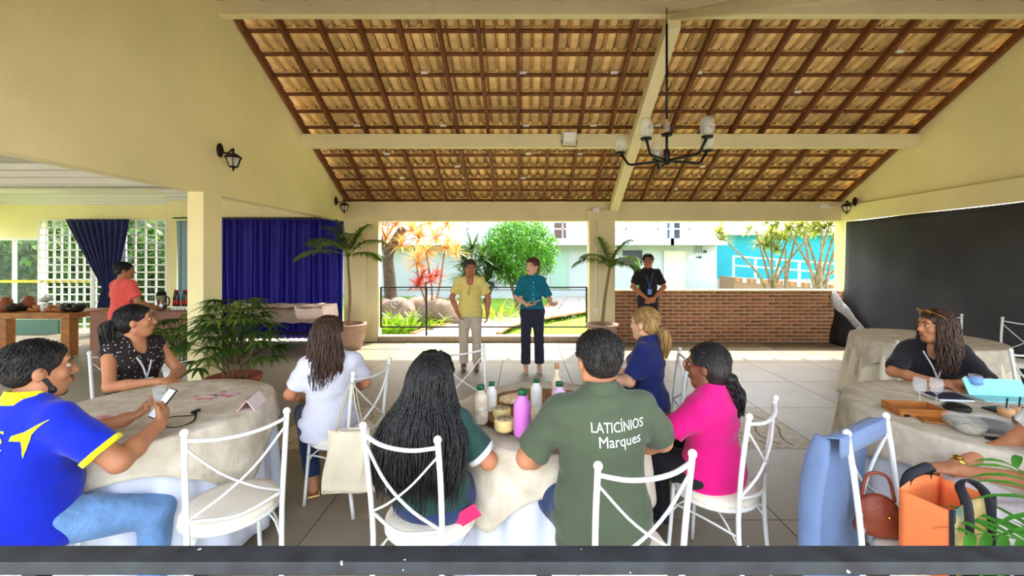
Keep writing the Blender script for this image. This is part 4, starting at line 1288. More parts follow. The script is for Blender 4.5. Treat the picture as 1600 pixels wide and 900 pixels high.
def palm_tree(x, y, label, R, H, trunk, fr, seed, Lf, sc=1.0):
    rr = random.Random(seed)
    t = thing('potted_palm', label, 'plant', (x, y, 0), 0, 'tall palms in greige pots')
    pot(t, R, H, M_greige, bulge=0.02)
    tp = bez([Vector((0, 0, H - 0.06))] + [Vector(p) for p in trunk], 10)
    MB().tube(tp, [0.036 - 0.012 * i / 9 for i in range(10)], 10).build('trunk', M_trunk, t)
    top = tp[-1]
    for (az, el, L, dr) in fr:
        mb = MB(); a = math.radians(az); e = math.radians(el)
        frond(mb, top, (math.cos(a) * math.cos(e), math.sin(a) * math.cos(e), math.sin(e)), L * Lf, rr, dr, 36, 0.024 * sc, 0.32 * sc)
        mb.build('frond', L_palm, t)
palm_tree(-3.26, 7.80, 'tall palm in a greige pot in the corner beside the royal blue curtain', 0.30, 0.47, [(0.02, 0, 1.0), (-0.02, 0, 1.72)],
          [(175, 55, 1.0, 1.9), (195, 30, 1.0, 1.4), (10, 55, 0.85, 1.7), (-15, 25, 0.8, 1.2), (190, 78, 0.75, 0.7), (250, 50, 0.9, 1.8), (300, 62, 0.8, 1.6), (-5, 70, 0.8, 1.2), (160, 68, 0.9, 1.5)], 3, 0.95)
palm_tree(1.48, 7.78, 'slender palm in a greige pot against the back column', 0.29, 0.47, [(0.06, 0, 1.0), (0.14, -0.02, 1.52)],
          [(175, 42, 0.9, 1.7), (200, 55, 0.8, 1.8), (15, 48, 0.8, 1.6), (-20, 70, 0.8, 1.3), (200, 75, 0.75, 1.0), (270, 45, 0.7, 1.7), (-40, 40, 0.7, 1.8)], 5, 0.82)

def fan_palm(x, y, label, R, H, n, ht, spread, seed, m_pot, Lb=0.27, nb=7, group=None):
    rr = random.Random(seed)
    t = thing('fan_palm', label, 'plant', (x, y, 0), 0, 'bushy fan palms')
    pot(t, R, H, m_pot)
    for i in range(7):
        a = rr.uniform(0, 6.28); q = rr.uniform(0, R * 0.5)
        MB().tube([(q * math.cos(a), q * math.sin(a), H - 0.06), (q * 1.6 * math.cos(a), q * 1.6 * math.sin(a), H + ht * rr.uniform(0.35, 0.6))], 0.011, 6).build('stem', M_trunk, t)
    for i in range(n):
        a = 2.4 * i + rr.uniform(-0.3, 0.3); f = (i + 0.5) / n
        zz = H + ht * (0.12 + 0.78 * (1 - f)) + rr.uniform(-0.05, 0.05)
        q = spread * (0.25 + 0.75 * f ** 0.6) * rr.uniform(0.7, 1.0)
        mb = MB()
        c = Vector((q * math.cos(a), q * math.sin(a), zz + 0.10))
        base = Vector((0.25 * q * math.cos(a), 0.25 * q * math.sin(a), H + (zz - H) * 0.6))
        mb.tube(bez([base, base.lerp(c, 0.55) + Vector((0, 0, 0.06)), c], 5), 0.005, 5)
        out_ = Vector((math.cos(a), math.sin(a), 0.25))
        s_ = Vector((-math.sin(a), math.cos(a), 0))
        for k in range(nb):
            th = (k / (nb - 1) - 0.5) * 2.7
            d = out_ * math.cos(th) + s_ * math.sin(th)
            blade(mb, c, d, Lb * rr.uniform(0.8, 1.1) * (1 - 0.2 * abs(th)), 0.042, 0.9, 5)
        mb.build('leaf', L_dark if i % 3 else L_palm, t)
fan_palm(-3.28, 4.72, 'bushy fan palm in a terracotta pot at the foot of the column', 0.27, 0.36, 64, 0.85, 0.50, 11, M_terra)
fan_palm(-4.75, 5.75, 'bushy fan palm in a pale pot behind the column in the annex', 0.2, 0.30, 40, 0.55, 0.40, 12, M_white, Lb=0.24)
# near plant at the lower right, beside the railing
rr = random.Random(21)
npz = thing('broadleaf_palm', 'green feather palm with long blades beside the near railing', 'plant', (2.02, 1.36, 0))
pot(npz, 0.19, 0.34, M_greige)
for (az, el, L, dr) in [(178, 42, 0.95, 1.5), (165, 60, 0.95, 1.6), (195, 28, 0.85, 1.2), (150, 35, 0.8, 1.3), (210, 55, 0.85, 1.7), (100, 70, 0.9, 1.3), (30, 55, 0.9, 1.4), (-30, 60, 0.8, 1.5), (225, 20, 0.7, 1.0), (185, 12, 0.7, 0.7)]:
    mb = MB(); a, e = math.radians(az), math.radians(el)
    frond(mb, (0, 0, 0.45), (math.cos(a) * math.cos(e), math.sin(a) * math.cos(e), math.sin(e)), L * 0.60, rr, dr, 11, 0.030, 0.36)
    mb.build('frond', L_near, npz)

# ================================================================== garden and the buildings behind it
M_lawn = mat('lawn', S(96, 134, 34), 0.95, col2=S(134, 168, 50), vscale=2.0, bump=0.6, bscale=60)
M_path = mat('paved_path', S(160, 150, 142), 0.85, var=0.12, vscale=3, bump=0.1, bscale=15)
M_edge = mat('path_edge', S(182, 120, 84), 0.8)
M_bwhite = mat('building_white', S(196, 202, 210), 0.8, var=0.03, vscale=1)
M_rock = mat('boulder', S(134, 116, 100), 0.9, var=0.3, vscale=3, bump=0.7, bscale=6)
M_turq = mat('turquoise_paint', S(40, 160, 178), 0.7, var=0.05, vscale=1)
gz = -0.06
gl = MB().grid(lambda u, v: Vector((-30 + 60 * u, 8.66 + 26 * v, gz + 0.10 * math.sin(u * 23) * math.sin(v * 5) * min(1, v * 5))), 60, 26).build('ground_lawn', M_lawn); struct(gl)
struct(MB().b2((-30, -14, -0.3), (30, 0.54, -0.05)).build('ground_front', mat('pale_paving', S(196, 190, 176), 0.8, var=0.06, vscale=1)))
struct(MB().b2((XR + 0.65, 0.5, -0.3), (30, 8.7, -0.05)).build('ground_side', mat('pale_paving', S(196, 190, 176), 0.8)))
struct(MB().b2((-30, 0.5, -0.3), (-12.5, 10.3, -0.06)).build('ground_annex_side', M_lawn))
# grass blades nobody could count, near the bay
rr = random.Random(31); gb = MB()
def on_path(x, y): return abs(x - path_c(y)) < 0.9
def path_c(y): return -1.6 + 3.6 * (1 / (1 + math.exp(-(y - 11.8) * 1.1)))
for i in range(4200):
    y = 8.75 + 7 * rr.random() ** 1.6; x = rr.uniform(-4.2, 4.0)
    if on_path(x, y): continue
    blade(gb, (x, y, gz), (rr.uniform(-.4, .4), rr.uniform(-.4, .4), 1), rr.uniform(0.05, 0.13), 0.015, 0.8, 2)
tag(gb.build('grass', L_lime), 'short bright green grass of the garden lawn', 'grass', kind='stuff')
pth = MB().grid(lambda u, v: Vector((path_c(8.9 + 8.6 * v) + (u - 0.5) * 1.8, 8.9 + 8.6 * v, gz + 0.105)), 6, 40).build('garden_path', M_path, solid=0.04)
tag(pth, 'pale winding path through the lawn', 'path')
for sx in (0, 1):
    MB().grid(lambda u, v: Vector((path_c(8.9 + 8.6 * v) + (sx - 0.5) * 1.85 + (u - 0.5) * 0.09, 8.9 + 8.6 * v, gz + 0.13)), 2, 40).build('path_edge', M_edge, pth, solid=0.05)
def boulder(x, y, r, sz, seed, label):
    s_ = SDF(); q = random.Random(seed)
    for i in range(7): s_.ell((q.uniform(-.45, .45) * r * sz[0], q.uniform(-.35, .35) * r * sz[1], q.uniform(0.1, .45) * r * sz[2]), (r * sz[0] * q.uniform(.4, .65), r * sz[1] * q.uniform(.4, .65), r * sz[2] * q.uniform(.4, .6)), 0.06)
    o = sdf_obj('boulder', s_, M_rock, None, 0.05, (0.02, 9, 8, 7), 1); o.location = (x, y, gz)
    tag(o, label, 'rock', 'garden boulders')
boulder(PX(610, 11.5), 11.5, 0.75, (1.2, 0.8, 1.0), 1, 'rough boulder at the foot of the dark leaning trunk')
boulder(PX(660, 12.2), 12.2, 0.72, (1.1, 0.8, 1.0), 2, 'pinkish boulder behind the red leaved plant')
boulder(PX(700, 10.9), 10.9, 0.75, (1.4, 0.8, 0.95), 3, 'wide tan boulder beside the man in the yellow shirt')
boulder(PX(735, 12.6), 12.6, 0.5, (1.2, 0.8, 0.9), 4, 'small boulder under the yucca')

def rosette(mb, c, n, L, W, rr, droop=0.6, lo=-0.2):
    for i in range(n):
        a = rr.uniform(0, 6.283); e = math.asin(rr.uniform(lo, 1.0))
        blade(mb, c, (math.cos(a) * math.cos(e), math.sin(a) * math.cos(e), math.sin(e)), L * rr.uniform(0.75, 1.1), W, droop, 3)
def tuft_tree(x, y, label, trunks, tufts, m_leaf, m_trunk, seed, name='dracaena', n=34, L=0.55, W=0.045):
    rr = random.Random(seed)
    t = thing(name, label, 'tree', (x, y, gz))
    for pts, r0, r1 in trunks:
        c = bez(pts, 10)
        MB().tube(c, [r0 + (r1 - r0) * i / 9 for i in range(10)], 8).build('trunk', m_trunk, t)
    for c in tufts:
        mb = MB(); rosette(mb, Vector(c), n, L, W, rr)
        mb.build('leaf_tuft', m_leaf, t)
# dark leaning trunk with pale tufts, left
d = 12.0
X = lambda px: PX(px, d); Z = lambda py: PZ(py, d) - gz
x0 = X(613)
tuft_tree(x0, d, 'leaning dark trunk tree with pale spiky tufts near the corner pillar', [([(0, 0, 0), (-0.08, 0, 1.2), (-0.1, 0, 1.9), (0.3, 0, 2.6)], 0.2, 0.12), ([(-0.1, 0, 1.8), (-0.45, 0, 2.5), (-0.5, 0, 2.9)], 0.10, 0.06)],
          [(X(px) - x0, dy, Z(py)) for px, py, dy in ((600, 372, 0.2), (622, 352, -0.2), (640, 360, 0.2), (590, 352, -0.1), (655, 372, 0), (632, 384, -0.3), (610, 340, 0.2), (668, 348, 0.2), (625, 330, 0), (595, 330, 0))], L_orange, M_bark, 41, 'dracaena_tree', 44, 0.62, 0.05)
d = 11.0
x0 = X(672)
tuft_tree(x0, d, 'slender orange cordyline with red lower leaves behind the wide boulder', [([(0, 0, 0), (0.05, 0, 0.9), (-0.1, 0, 1.9)], 0.03, 0.02), ([(0, 0, 0), (0.25, 0, 1.0), (0.4, 0, 2.1)], 0.03, 0.02), ([(0, 0, 0.2), (-0.3, 0, 1.2), (-0.35, 0, 1.6)], 0.025, 0.02)],
          [(X(px) - x0, dy, Z(py)) for px, py, dy in ((668, 392, 0), (698, 388, 0.1), (650, 402, 0.1), (682, 372, -0.1), (700, 352, 0), (656, 412, -0.2), (712, 396, 0.1))], L_orange, M_bark_l, 42, 'cordyline', 40, 0.55, 0.045)
mb = MB(); rr = random.Random(43)
for px, py in ((662, 432), (675, 440), (655, 446), (684, 430)): rosette(mb, Vector((X(px), d - 0.2, PZ(py, d))), 34, 0.42, 0.05, rr)
mb.tube([(X(668), d - 0.2, gz), (X(668), d - 0.2, PZ(440, d))], 0.025, 6)
tag(mb.build('red_cordyline', L_red), 'red leaved cordyline below the orange one', 'plant')
# yucca
d = 13.0; x0 = X(748)
tuft_tree(x0, d, 'dark green yucca with stiff sword leaves left of the round tree', [([(0, 0, 0), (-0.1, 0, 0.7), (-0.15, 0, 1.6)], 0.10, 0.07), ([(0, 0, 0), (0.3, 0, 0.6), (0.45, 0, 1.0)], 0.08, 0.06)],
          [(X(px) - x0, dy, Z(py)) for px, py, dy in ((738, 388, 0), (725, 410, 0.2), (755, 405, -0.3), (742, 425, -0.2), (770, 420, 0.1), (725, 432, 0.2), (760, 440, 0))], L_dark, M_bark, 44, 'yucca', 60, 0.78, 0.055)
# round ficus
d = 13.8; x0 = X(812); rr = random.Random(45)
t = thing('ficus_tree', 'round clipped tree with a dense light green crown', 'tree', (x0, d, gz))
for i in range(7):
    a = 2 * PI * i / 7
    MB().tube(bez([(0.10 * math.cos(a), 0.10 * math.sin(a), 0), (0.22 * math.cos(a), 0.2 * math.sin(a), 0.6), (0.55 * math.cos(a), 0.5 * math.sin(a), 1.5)], 7), [0.06, 0.055, 0.05, 0.05, 0.045, 0.04, 0.03], 7).build('trunk', M_bark_l, t)
mb = MB(); cz = Z(392)
for i in range(7800):
    a = rr.uniform(0, 6.283); u = rr.uniform(-1, 1); q = (rr.random() ** 0.22)
    lump = 1 + 0.10 * math.sin(a * 5 + u * 6) + 0.06 * math.sin(a * 11)
    s_ = math.sqrt(1 - u * u)
    p = Vector((1.22 * q * lump * s_ * math.cos(a), 1.1 * q * lump * s_ * math.sin(a), cz + 1.12 * q * lump * u))
    blade(mb, p, (rr.uniform(-1, 1), rr.uniform(-1, 1), rr.uniform(-0.9, 0.4)), 0.13, 0.06, 0.5, 2)
mb.build('crown', L_ficus, t)
# right dracaenas with several trunks
for (px, seed, lab, dd_) in ((1215, 51, 'many stemmed yellow green dracaena beside the white ramp', 12.5), (1285, 52, 'many stemmed yellow green dracaena close to the black shade', 11.5)):
    d = dd_; x0 = X(px); rr = random.Random(seed)
    tr, tu = [], []
    for i in range(8):
        bx = rr.uniform(-0.25, 0.25); tx = (i / 7 - 0.5) * 2.0 + rr.uniform(-.1, .1)
        tz = rr.uniform(2.0, 3.0)
        if seed == 51 and i == 0: tx, tz = -1.55, 2.3
        tr.append(([(bx, rr.uniform(-.2, .2), 0.0), (bx + (tx - bx) * 0.3, rr.uniform(-.2, .2), tz * 0.5), (tx, rr.uniform(-.3, .3), tz)], 0.05, 0.022))
        tu.append((tx, rr.uniform(-.3, .3), tz)); tu.append((tx + rr.uniform(-.4, .4), rr.uniform(-.3, .3), tz + rr.uniform(-0.25, 0.4)))
    tuft_tree(x0, d, lab, tr, tu, L_yellowg, M_bark_l, seed, 'dracaena_clump', 46, 0.48, 0.05)
def bush(x, y, r, hgt, n, m, label, name, seed, W=0.05, L=0.3):
    rr = random.Random(seed); mb = MB()
    for i in range(n):
        a = rr.uniform(0, 6.283); q = r * math.sqrt(rr.random())
        blade(mb, (q * math.cos(a), q * math.sin(a), rr.uniform(0, hgt * 0.4)), (math.cos(a) * rr.uniform(0.1, 1), math.sin(a) * rr.uniform(0.1, 1), rr.uniform(0.5, 1.3)), L * rr.uniform(0.7, 1.2), W, 1.0, 3)
    o = mb.build(name, m, None, (x, y, gz)); tag(o, label, 'plant')
bush(PX(640, 10.2), 10.2, 0.85, 0.4, 240, L_lime, 'lime green leafy border plant before the boulders', 'border_plant', 61, 0.06, 0.36)
bush(PX(605, 9.8), 9.8, 0.6, 0.4, 160, L_lime, 'lime green leafy clump by the corner pillar outside', 'border_plant', 62, 0.06, 0.34)
bush(PX(775, 11.2), 11.2, 0.55, 0.5, 150, L_lime, 'arching bright green grass clump between the two speakers', 'grass_clump', 63, 0.03, 0.6)
bush(PX(1262, 11.2), 11.2, 0.6, 0.8, 150, L_lime, 'bright green leafy plant at the dracaena stems', 'border_plant', 64, 0.12, 0.5)
bush(PX(1165, 12.5), 12.5, 0.9, 0.3, 200, leaf_mat('purple_leaf', S(96, 70, 76), S(120, 100, 90)), 'low dark purple ground cover below the ramp', 'ground_cover', 65, 0.06, 0.4)
# cactus
t = thing('cactus', 'green column cactus with two arms behind the man in black', 'plant', (PX(995, 10.5), 10.5, gz))
MB().tube(bez([(0, 0, 0), (0, 0, 1.2), (0.02, 0, 1.75)], 8), [0.08] * 7 + [0.02], 10).build('column', mat('cactus_green', S(92, 128, 66), 0.7), t)
MB().tube(bez([(0, 0, 0.9), (0.18, 0, 1.0), (0.2, 0, 1.55)], 8), [0.06] * 7 + [0.02], 10).build('arm', MATS['cactus_green'], t)

# ---- white building with a gallery
by = 19.0
BX = lambda px: PX(px, by); BZ = lambda py: PZ(py, by)
bd = thing('white_building', 'white two storey building with a gallery across the garden', 'building', (0, by, 0))
MB().b2((BX(470), 0, -0.3), (BX(1120), 4, 7.5)).build('wall', M_bwhite, bd)
MB().b2((BX(470), -1.0, BZ(384)), (BX(1120), 0.0, BZ(374))).build('gallery_slab', M_bwhite, bd)
for pz in (360, 350, 336): MB().b2((BX(470), -0.98, BZ(pz) - 0.03), (BX(1120), -0.93, BZ(pz) + 0.03)).build('gallery_rail', M_bwhite, bd)
for px in range(500, 1121, 47): MB().b2((BX(px) - 0.03, -0.98, BZ(374)), (BX(px) + 0.03, -0.93, BZ(330))).build('baluster', M_bwhite, bd)
MB().b2((BX(1036), -1.0, BZ(384)), (BX(1041), -0.8, 7.0)).build('post', M_bwhite, bd)
M_dkwin = mat('dark_glass', S(56, 66, 76), 0.15)
for (a, b_, c_, e_, m, n_) in ((1042, 1061, 343, 376, M_dkwin, 'window'), (866, 884, 343, 376, mat('brown_door', S(110, 84, 70), 0.6), 'door'), (972, 1003, 391, 414, M_dkwin, 'window'), (862, 888, 394, 450, mat('pale_green_door', S(166, 198, 186), 0.6), 'door'), (1037, 1071, 392, 452, mat('cream_door', S(224, 220, 204), 0.6), 'door')):
    w = MB().b2((BX(a), -0.06, BZ(e_)), (BX(b_), 0.0, BZ(c_))).build(n_, m, bd)
    fm = MB()
    for (p, q, r_, s_) in ((a - 1, a, c_ - 1, e_), (b_, b_ + 1, c_ - 1, e_), (a, b_, c_ - 1, c_)): fm.b2((BX(p), -0.09, BZ(s_)), (BX(q), 0.0, BZ(r_)))
    fm.build('frame', M_bwhite, w)
vb = MB().b2((BX(1085), -0.02, BZ(395)), (BX(1097), 0.0, BZ(384))).build('vent_block', M_dkwin, bd)
for i in range(4):
    px = 1085 + 12 * i / 3
    MB().b2((BX(px) - 0.02, -0.06, BZ(395)), (BX(px) + 0.02, -0.01, BZ(384))).build('vent_bar', M_bwhite, vb)
    py = 384 + 11 * i / 3
    MB().b2((BX(1085), -0.06, BZ(py) - 0.02), (BX(1097), -0.01, BZ(py) + 0.02)).build('vent_bar', M_bwhite, vb)
MB().box((BX(1101), -0.05, BZ(393)), (0.12, 0.08, 0.12)).build('wall_lamp', M_dkwin, bd)
sg_ = thing('wall_sign', 'small white wall sign with a dark arrow pointing right', 'sign', (BX(1080), by - 0.02, BZ(402)))
MB().box((0, 0, 0), (0.24, 0.02, 0.15)).build('plate', mat('sign_plate', S(246, 246, 242), 0.4), sg_)
ar = BX(1092) - BX(1080)
MB().prism([(ar - 0.13, -0.02), (ar + 0.03, -0.02), (ar + 0.03, -0.07), (ar + 0.14, 0.0), (ar + 0.03, 0.07), (ar + 0.03, 0.02), (ar - 0.13, 0.02)], 'y', -0.02, 0.01).build('arrow', M_dkwin, sg_)
# turquoise building and white ramp
tb = thing('turquoise_building', 'turquoise painted building behind the white ramp', 'building', (0, 20, 0))
MB().b2((PX(1118, 20), 0, -0.3), (PX(1420, 20), 4, PZ(368, 20))).build('wall', M_turq, tb)
MB().b2((PX(1110, 20), -0.6, PZ(368, 20)), (PX(1420, 20), 4, PZ(362, 20))).build('roof', M_bwhite, tb)
MB().b2((PX(1118, 20), -0.05, -0.3), (PX(1420, 20), 0.0, PZ(436, 20))).build('plinth', mat('grey_plinth', S(176, 176, 172), 0.8), tb)
rp = thing('access_ramp', 'white railed ramp along the turquoise building', 'ramp', (0, 16.5, 0))
d = 16.5
MB().prism([(PX(1135, d), gz), (PX(1400, d), gz), (PX(1400, d), PZ(452, d)), (PX(1135, d), PZ(432, d))], 'y', -0.6, 0.6).build('deck', mat('ramp_brown', S(150, 118, 98), 0.8), rp)
for z_ in (0.45, 0.80):
    MB().tube([(PX(1135, d), -0.55, PZ(432, d) + z_), (PX(1400, d), -0.55, PZ(452, d) + z_)], 0.035, 6).build('handrail', M_bwhite, rp)
for i in range(9):
    f = i / 8; px = 1135 + 265 * f; zz = PZ(432 + 20 * f, d)
    MB().b2((PX(px, d) - 0.035, -0.59, zz), (PX(px, d) + 0.035, -0.52, zz + 0.82)).build('baluster', M_bwhite, rp)
for i in range(26):
    f = (i + 0.5) / 26; px = 1135 + 265 * f; zz = PZ(432 + 20 * f, d)
    MB().box((PX(px, d), -0.615, zz - 0.10), (0.14, 0.03, 0.16)).build('edge_tile', M_bwhite if i % 2 else M_edge, rp)
# hedge and trees beyond the annex glass
for i, (x, y, r) in enumerate(((-14.0, 12.2, 1.7), (-11.3, 12.4, 1.7), (-8.8, 12.6, 1.6), (-16.4, 11.4, 1.6))):
    rr = random.Random(70 + i); mb = MB()
    for q in range(1500):
        a = rr.uniform(0, 6.283); u = rr.uniform(-0.6, 1); s_ = math.sqrt(max(0, 1 - u * u)); k_ = rr.random() ** 0.3
        blade(mb, (r * k_ * s_ * math.cos(a), r * k_ * s_ * math.sin(a), 1.3 + 1.7 * u * k_), (rr.uniform(-1, 1), rr.uniform(-1, 1), rr.uniform(-.6, .8)), 0.3, 0.14, 0.6, 2)
    mb.tube([(0, 0, -0.1), (0, 0, 1.2)], 0.08, 6)
    tag(mb.build('garden_shrub', L_dark, None, (x, y, gz)), ('dark green shrub behind the annex window panes', 'dark green shrub behind the wide white grid screen', 'dark green shrub behind the narrow grid screen by the pale curtain', 'dark green shrub past the outer end of the annex window')[i], 'shrub', 'shrubs beyond the annex')
struct(MB().b2((-22, 14.9, -0.3), (-7.9, 15.1, 3.2)).build('wall_garden', mat('garden_wall', S(92, 100, 84), 0.9, var=0.15)))
# ================================================================== small things
TZ = TH + 0.009
M_clear = mat('clear_plastic', (0.86, 0.88, 0.88), 0.06, alpha=0.15, spec=0.8)
M_greencap = mat('green_cap', S(24, 96, 62), 0.4)
M_pinkyog = mat('pink_yogurt', S(214, 120, 206), 0.35); M_lilac = mat('lilac_yogurt', S(222, 184, 220), 0.35)
M_creamyog = mat('cream_yogurt', S(226, 216, 194), 0.35, col2=S(190, 172, 146), vscale=30)
M_whiteyog = mat('white_yogurt', S(232, 230, 222), 0.35)
M_cheese = mat('cheese', S(232, 208, 138), 0.5, var=0.05); M_label = mat('dark_label', S(48, 38, 30), 0.4, col2=S(220, 200, 150), vscale=40)
M_board = mat('live_edge_board', S(146, 100, 58), 0.6, var=0.35, vscale=6, stretch=(6, 1, 1)); M_barkedge = mat('bark_edge', S(84, 56, 36), 0.9, bump=0.6, bscale=30)
bo_ = thing('serving_board', 'round live edge wooden board under the yogurt bottles and cheeses', 'board', (0.12, 2.46, TZ))
def wob(r): return lambda u, v: None
def board_prof(rad, z0, z1, m, name):
    n = 48; pts = []
    for i in range(n):
        a = 2 * PI * i / n; q = rad * (1 + 0.02 * math.sin(3 * a) + 0.012 * math.sin(7 * a + 1)); pts.append((q * math.cos(a), q * math.sin(a) * 0.95))
    MB().prism(pts, 'z', z0, z1).build(name, m, bo_, bev=0.003)
board_prof(0.385, 0.0, 0.028, M_barkedge, 'bark_rim'); board_prof(0.372, 0.002, 0.032, M_board, 'slab')
BZ0 = TZ + 0.033
def bottle(x, y, h, r, m, label, cap=M_greencap, z=None):
    t = thing('yogurt_bottle', label, 'bottle', (x, y, BZ0 if z is None else z), 0, 'yogurt bottles on the board')
    MB().lathe([(0, 0), (r * 0.92, 0), (r, 0.01), (r, h * 0.62), (r * 0.9, h * 0.72), (r * 0.48, h * 0.86), (r * 0.45, h * 0.9), (0, h * 0.9)], 22).build('body', m, t)
    MB().lathe([(0, h * 0.885), (r * 0.54, h * 0.885), (r * 0.54, h * 0.99), (r * 0.5, h), (0, h)], 18).build('cap', cap, t)
def bp(px, py):      # board position from the foot of a thing
    d = (CAM_H - BZ0) * 650 / (py - 403.0); return PX(px, d), d
for px, py, h, r, m, la in ((751, 660, 0.20, 0.040, M_creamyog, 'speckled cream yogurt bottle with a green cap, at the rim of the board'),
                            (768, 642, 0.165, 0.031, M_whiteyog, 'small white yogurt bottle with a green cap beside the speckled one'),
                            (816, 679, 0.225, 0.043, M_pinkyog, 'tall bright pink yogurt bottle with a green cap'),
                            (838, 636, 0.165, 0.034, M_whiteyog, 'white yogurt bottle with a green cap behind the bright pink one'),
                            (874, 650, 0.19, 0.040, M_lilac, 'pale lilac yogurt bottle with a green cap')):
    x, y = bp(px, py); bottle(x, y, h, r, m, la)
x, y = bp(870, 622)
t = thing('liqueur_bottle', 'clear bottle with a cork stopper behind the lilac yogurt', 'bottle', (x, y, BZ0))
MB().lathe([(0, 0), (0.032, 0), (0.035, 0.01), (0.033, 0.11), (0.013, 0.15), (0.012, 0.19), (0, 0.19)], 18).build('body', mat('cream_liqueur', S(226, 206, 170), 0.2), t)
MB().lathe([(0, 0.185), (0.014, 0.185), (0.015, 0.215), (0, 0.215)], 12).build('cork', mat('cork', S(190, 132, 86), 0.8), t)
def tub(px, py, r, h, label):
    x, y = bp(px, py)
    t = thing('cheese_tub', label, 'cheese', (x, y, BZ0), 0, 'wrapped cheeses on the board')
    MB().lathe([(0, 0), (r * 0.9, 0), (r, 0.012), (r, h - 0.01), (r * 0.94, h), (0, h)], 24).build('cheese', M_cheese, t)
    MB().lathe([(0, h + 0.0005), (r * 0.72, h + 0.0005), (r * 0.72, h + 0.002), (0, h + 0.002)], 24).build('paper_label', M_label, t)
tub(784, 652, 0.050, 0.05, 'round cheese with a dark round label behind the front one'); tub(788, 671, 0.052, 0.055, 'round cheese with a dark round label at the front of the board')
tub(851, 668, 0.05, 0.05, 'round cheese with a dark label right of the bright pink bottle')
x, y = bp(848, 654)
t = thing('cheese_block', 'pale wrapped block of cheese between the bottles', 'cheese', (x, y, BZ0), 0.3)
MB().box((0, 0, 0.028), (0.16, 0.07, 0.055)).build('cheese', mat('pale_cheese', S(226, 214, 178), 0.4), t, bev=0.008)
MB().box((0, 0, 0.029), (0.165, 0.03, 0.062)).build('wrapper_band', M_clear, t)
x, y = bp(800, 632)
t = thing('snack_bag', 'clear bag of toasted snacks at the back of the board', 'bag', (x, y, BZ0))
s_ = SDF(); s_.ell((0, 0, 0.03), (0.08, 0.05, 0.03), 0.01); s_.ell((0.05, 0.01, 0.035), (0.05, 0.04, 0.03), 0.02)
sdf_obj('bag', s_, mat('snack', S(206, 166, 104), 0.3, col2=S(232, 214, 176), vscale=50, bump=0.5, bscale=60), t, 0.008, (0.004, 90, 80, 100))
for px, py, r, h, la in ((965, 640, 0.045, 0.10, 'clear plastic tub of pale sweets beside the olive shirt'), (985, 655, 0.06, 0.085, 'wide clear plastic tub of pale cheese cubes beside the olive shirt')):
    x, y = PX(px, 2.36), 2.36
    if px > 970: y = 2.25; x = PX(px, y)
    t = thing('plastic_tub', la, 'tub', (x, y, TZ), 0, 'clear tubs')
    MB().lathe([(0, 0), (r * 0.8, 0), (r, h), (r * 0.97, h), (r * 0.78, 0.004), (0, 0.004)], 22).build('wall', M_clear, t)
    MB().lathe([(0, 0.005), (r * 0.77, 0.005), (r * 0.88, h * 0.6), (0, h * 0.62)], 18).build('contents', mat('pale_sweets', S(236, 214, 168), 0.6, var=0.15, vscale=60, bump=0.6, bscale=90), t)
    MB().lathe([(r, h), (r * 1.05, h), (r * 1.05, h + 0.008), (0, h + 0.01)], 22).build('lid', M_clear, t)

# ---- left table: folded pink card, leaflets, glass, phone, lanyard
def tp(px, py, z=TZ):
    d = (CAM_H - z) * 650 / (py - 403.0); return PX(px, d), d
x, y = tp(394, 634)
t = thing('folded_card', 'folded pink card standing on the beige overlay', 'card', (x, y, TZ), 0.25)
MB().prism([(-0.05, 0.0), (0.0, 0.065), (0.004, 0.065), (-0.044, 0.0)], 'y', -0.10, 0.10).build('leaf', mat('pink_card', S(240, 178, 192), 0.6), t)
MB().prism([(0.05, 0.0), (0.004, 0.065), (0.0, 0.065), (0.044, 0.0)], 'y', -0.10, 0.10).build('leaf', mat('pink_card_inside', S(236, 214, 214), 0.6), t)
M_leaf1 = mat('printed_leaflet', S(226, 222, 220), 0.4, col2=S(190, 90, 100), vscale=16)
for px, py, w, l, rz, la in ((315, 622, 0.15, 0.11, 0.1, 'printed leaflet with red pictures on the beige overlay'), (352, 616, 0.16, 0.1, -0.3, 'glossy leaflet overlapping the pink card'), (180, 652, 0.20, 0.15, 0.5, 'clear wrapped leaflet by the wrist of the man in blue')):
    x, y = tp(px, py)
    o = MB().box((0, 0, 0.0015), (w, l, 0.003)).build('leaflet', M_leaf1, None, (x, y, TZ), (0, 0, rz)); tag(o, la, 'leaflet', 'leaflets')
def stem_glass(x, y, label, r=0.036, h=0.10, z=TZ):
    t = thing('wine_glass', label, 'glass', (x, y, z), 0, 'stem glasses')
    MB().lathe([(0, 0), (0.034, 0), (0.034, 0.003), (0.005, 0.008), (0, 0.008)], 18).build('foot', M_clear, t)
    MB().tube([(0, 0, 0.006), (0, 0, 0.065)], 0.004, 8).build('stem', M_clear, t)
    MB().lathe([(0.004, 0.064), (r * 0.8, 0.085), (r, 0.12), (r * 0.85, 0.065 + h), (r * 0.82, 0.065 + h), (r * 0.95, 0.12), (r * 0.74, 0.088), (0, 0.07)], 20).build('bowl', M_clear, t)
x, y = tp(249, 628); 
t = thing('water_glass', 'clear tumbler before the woman in the dotted top', 'glass', (x, y, TZ))
MB().lathe([(0, 0), (0.03, 0), (0.036, 0.10), (0.033, 0.10), (0.028, 0.006), (0, 0.006)], 20).build('glass', M_clear, t)
MB().lathe([(0, 0.007), (0.027, 0.007), (0.03, 0.05), (0, 0.05)], 18).build('water', mat('water', (0.8, 0.88, 0.9), 0.02, alpha=0.3), t)
t = thing('black_lanyard', 'black lanyard with a clip lying on the beige overlay', 'lanyard', (0, 0, TZ + 0.002))
P1 = [tp(*q) for q in ((250, 660), (270, 652), (300, 650), (306, 645))]; P2 = [tp(*q) for q in ((252, 668), (280, 668), (303, 658), (306, 645))]
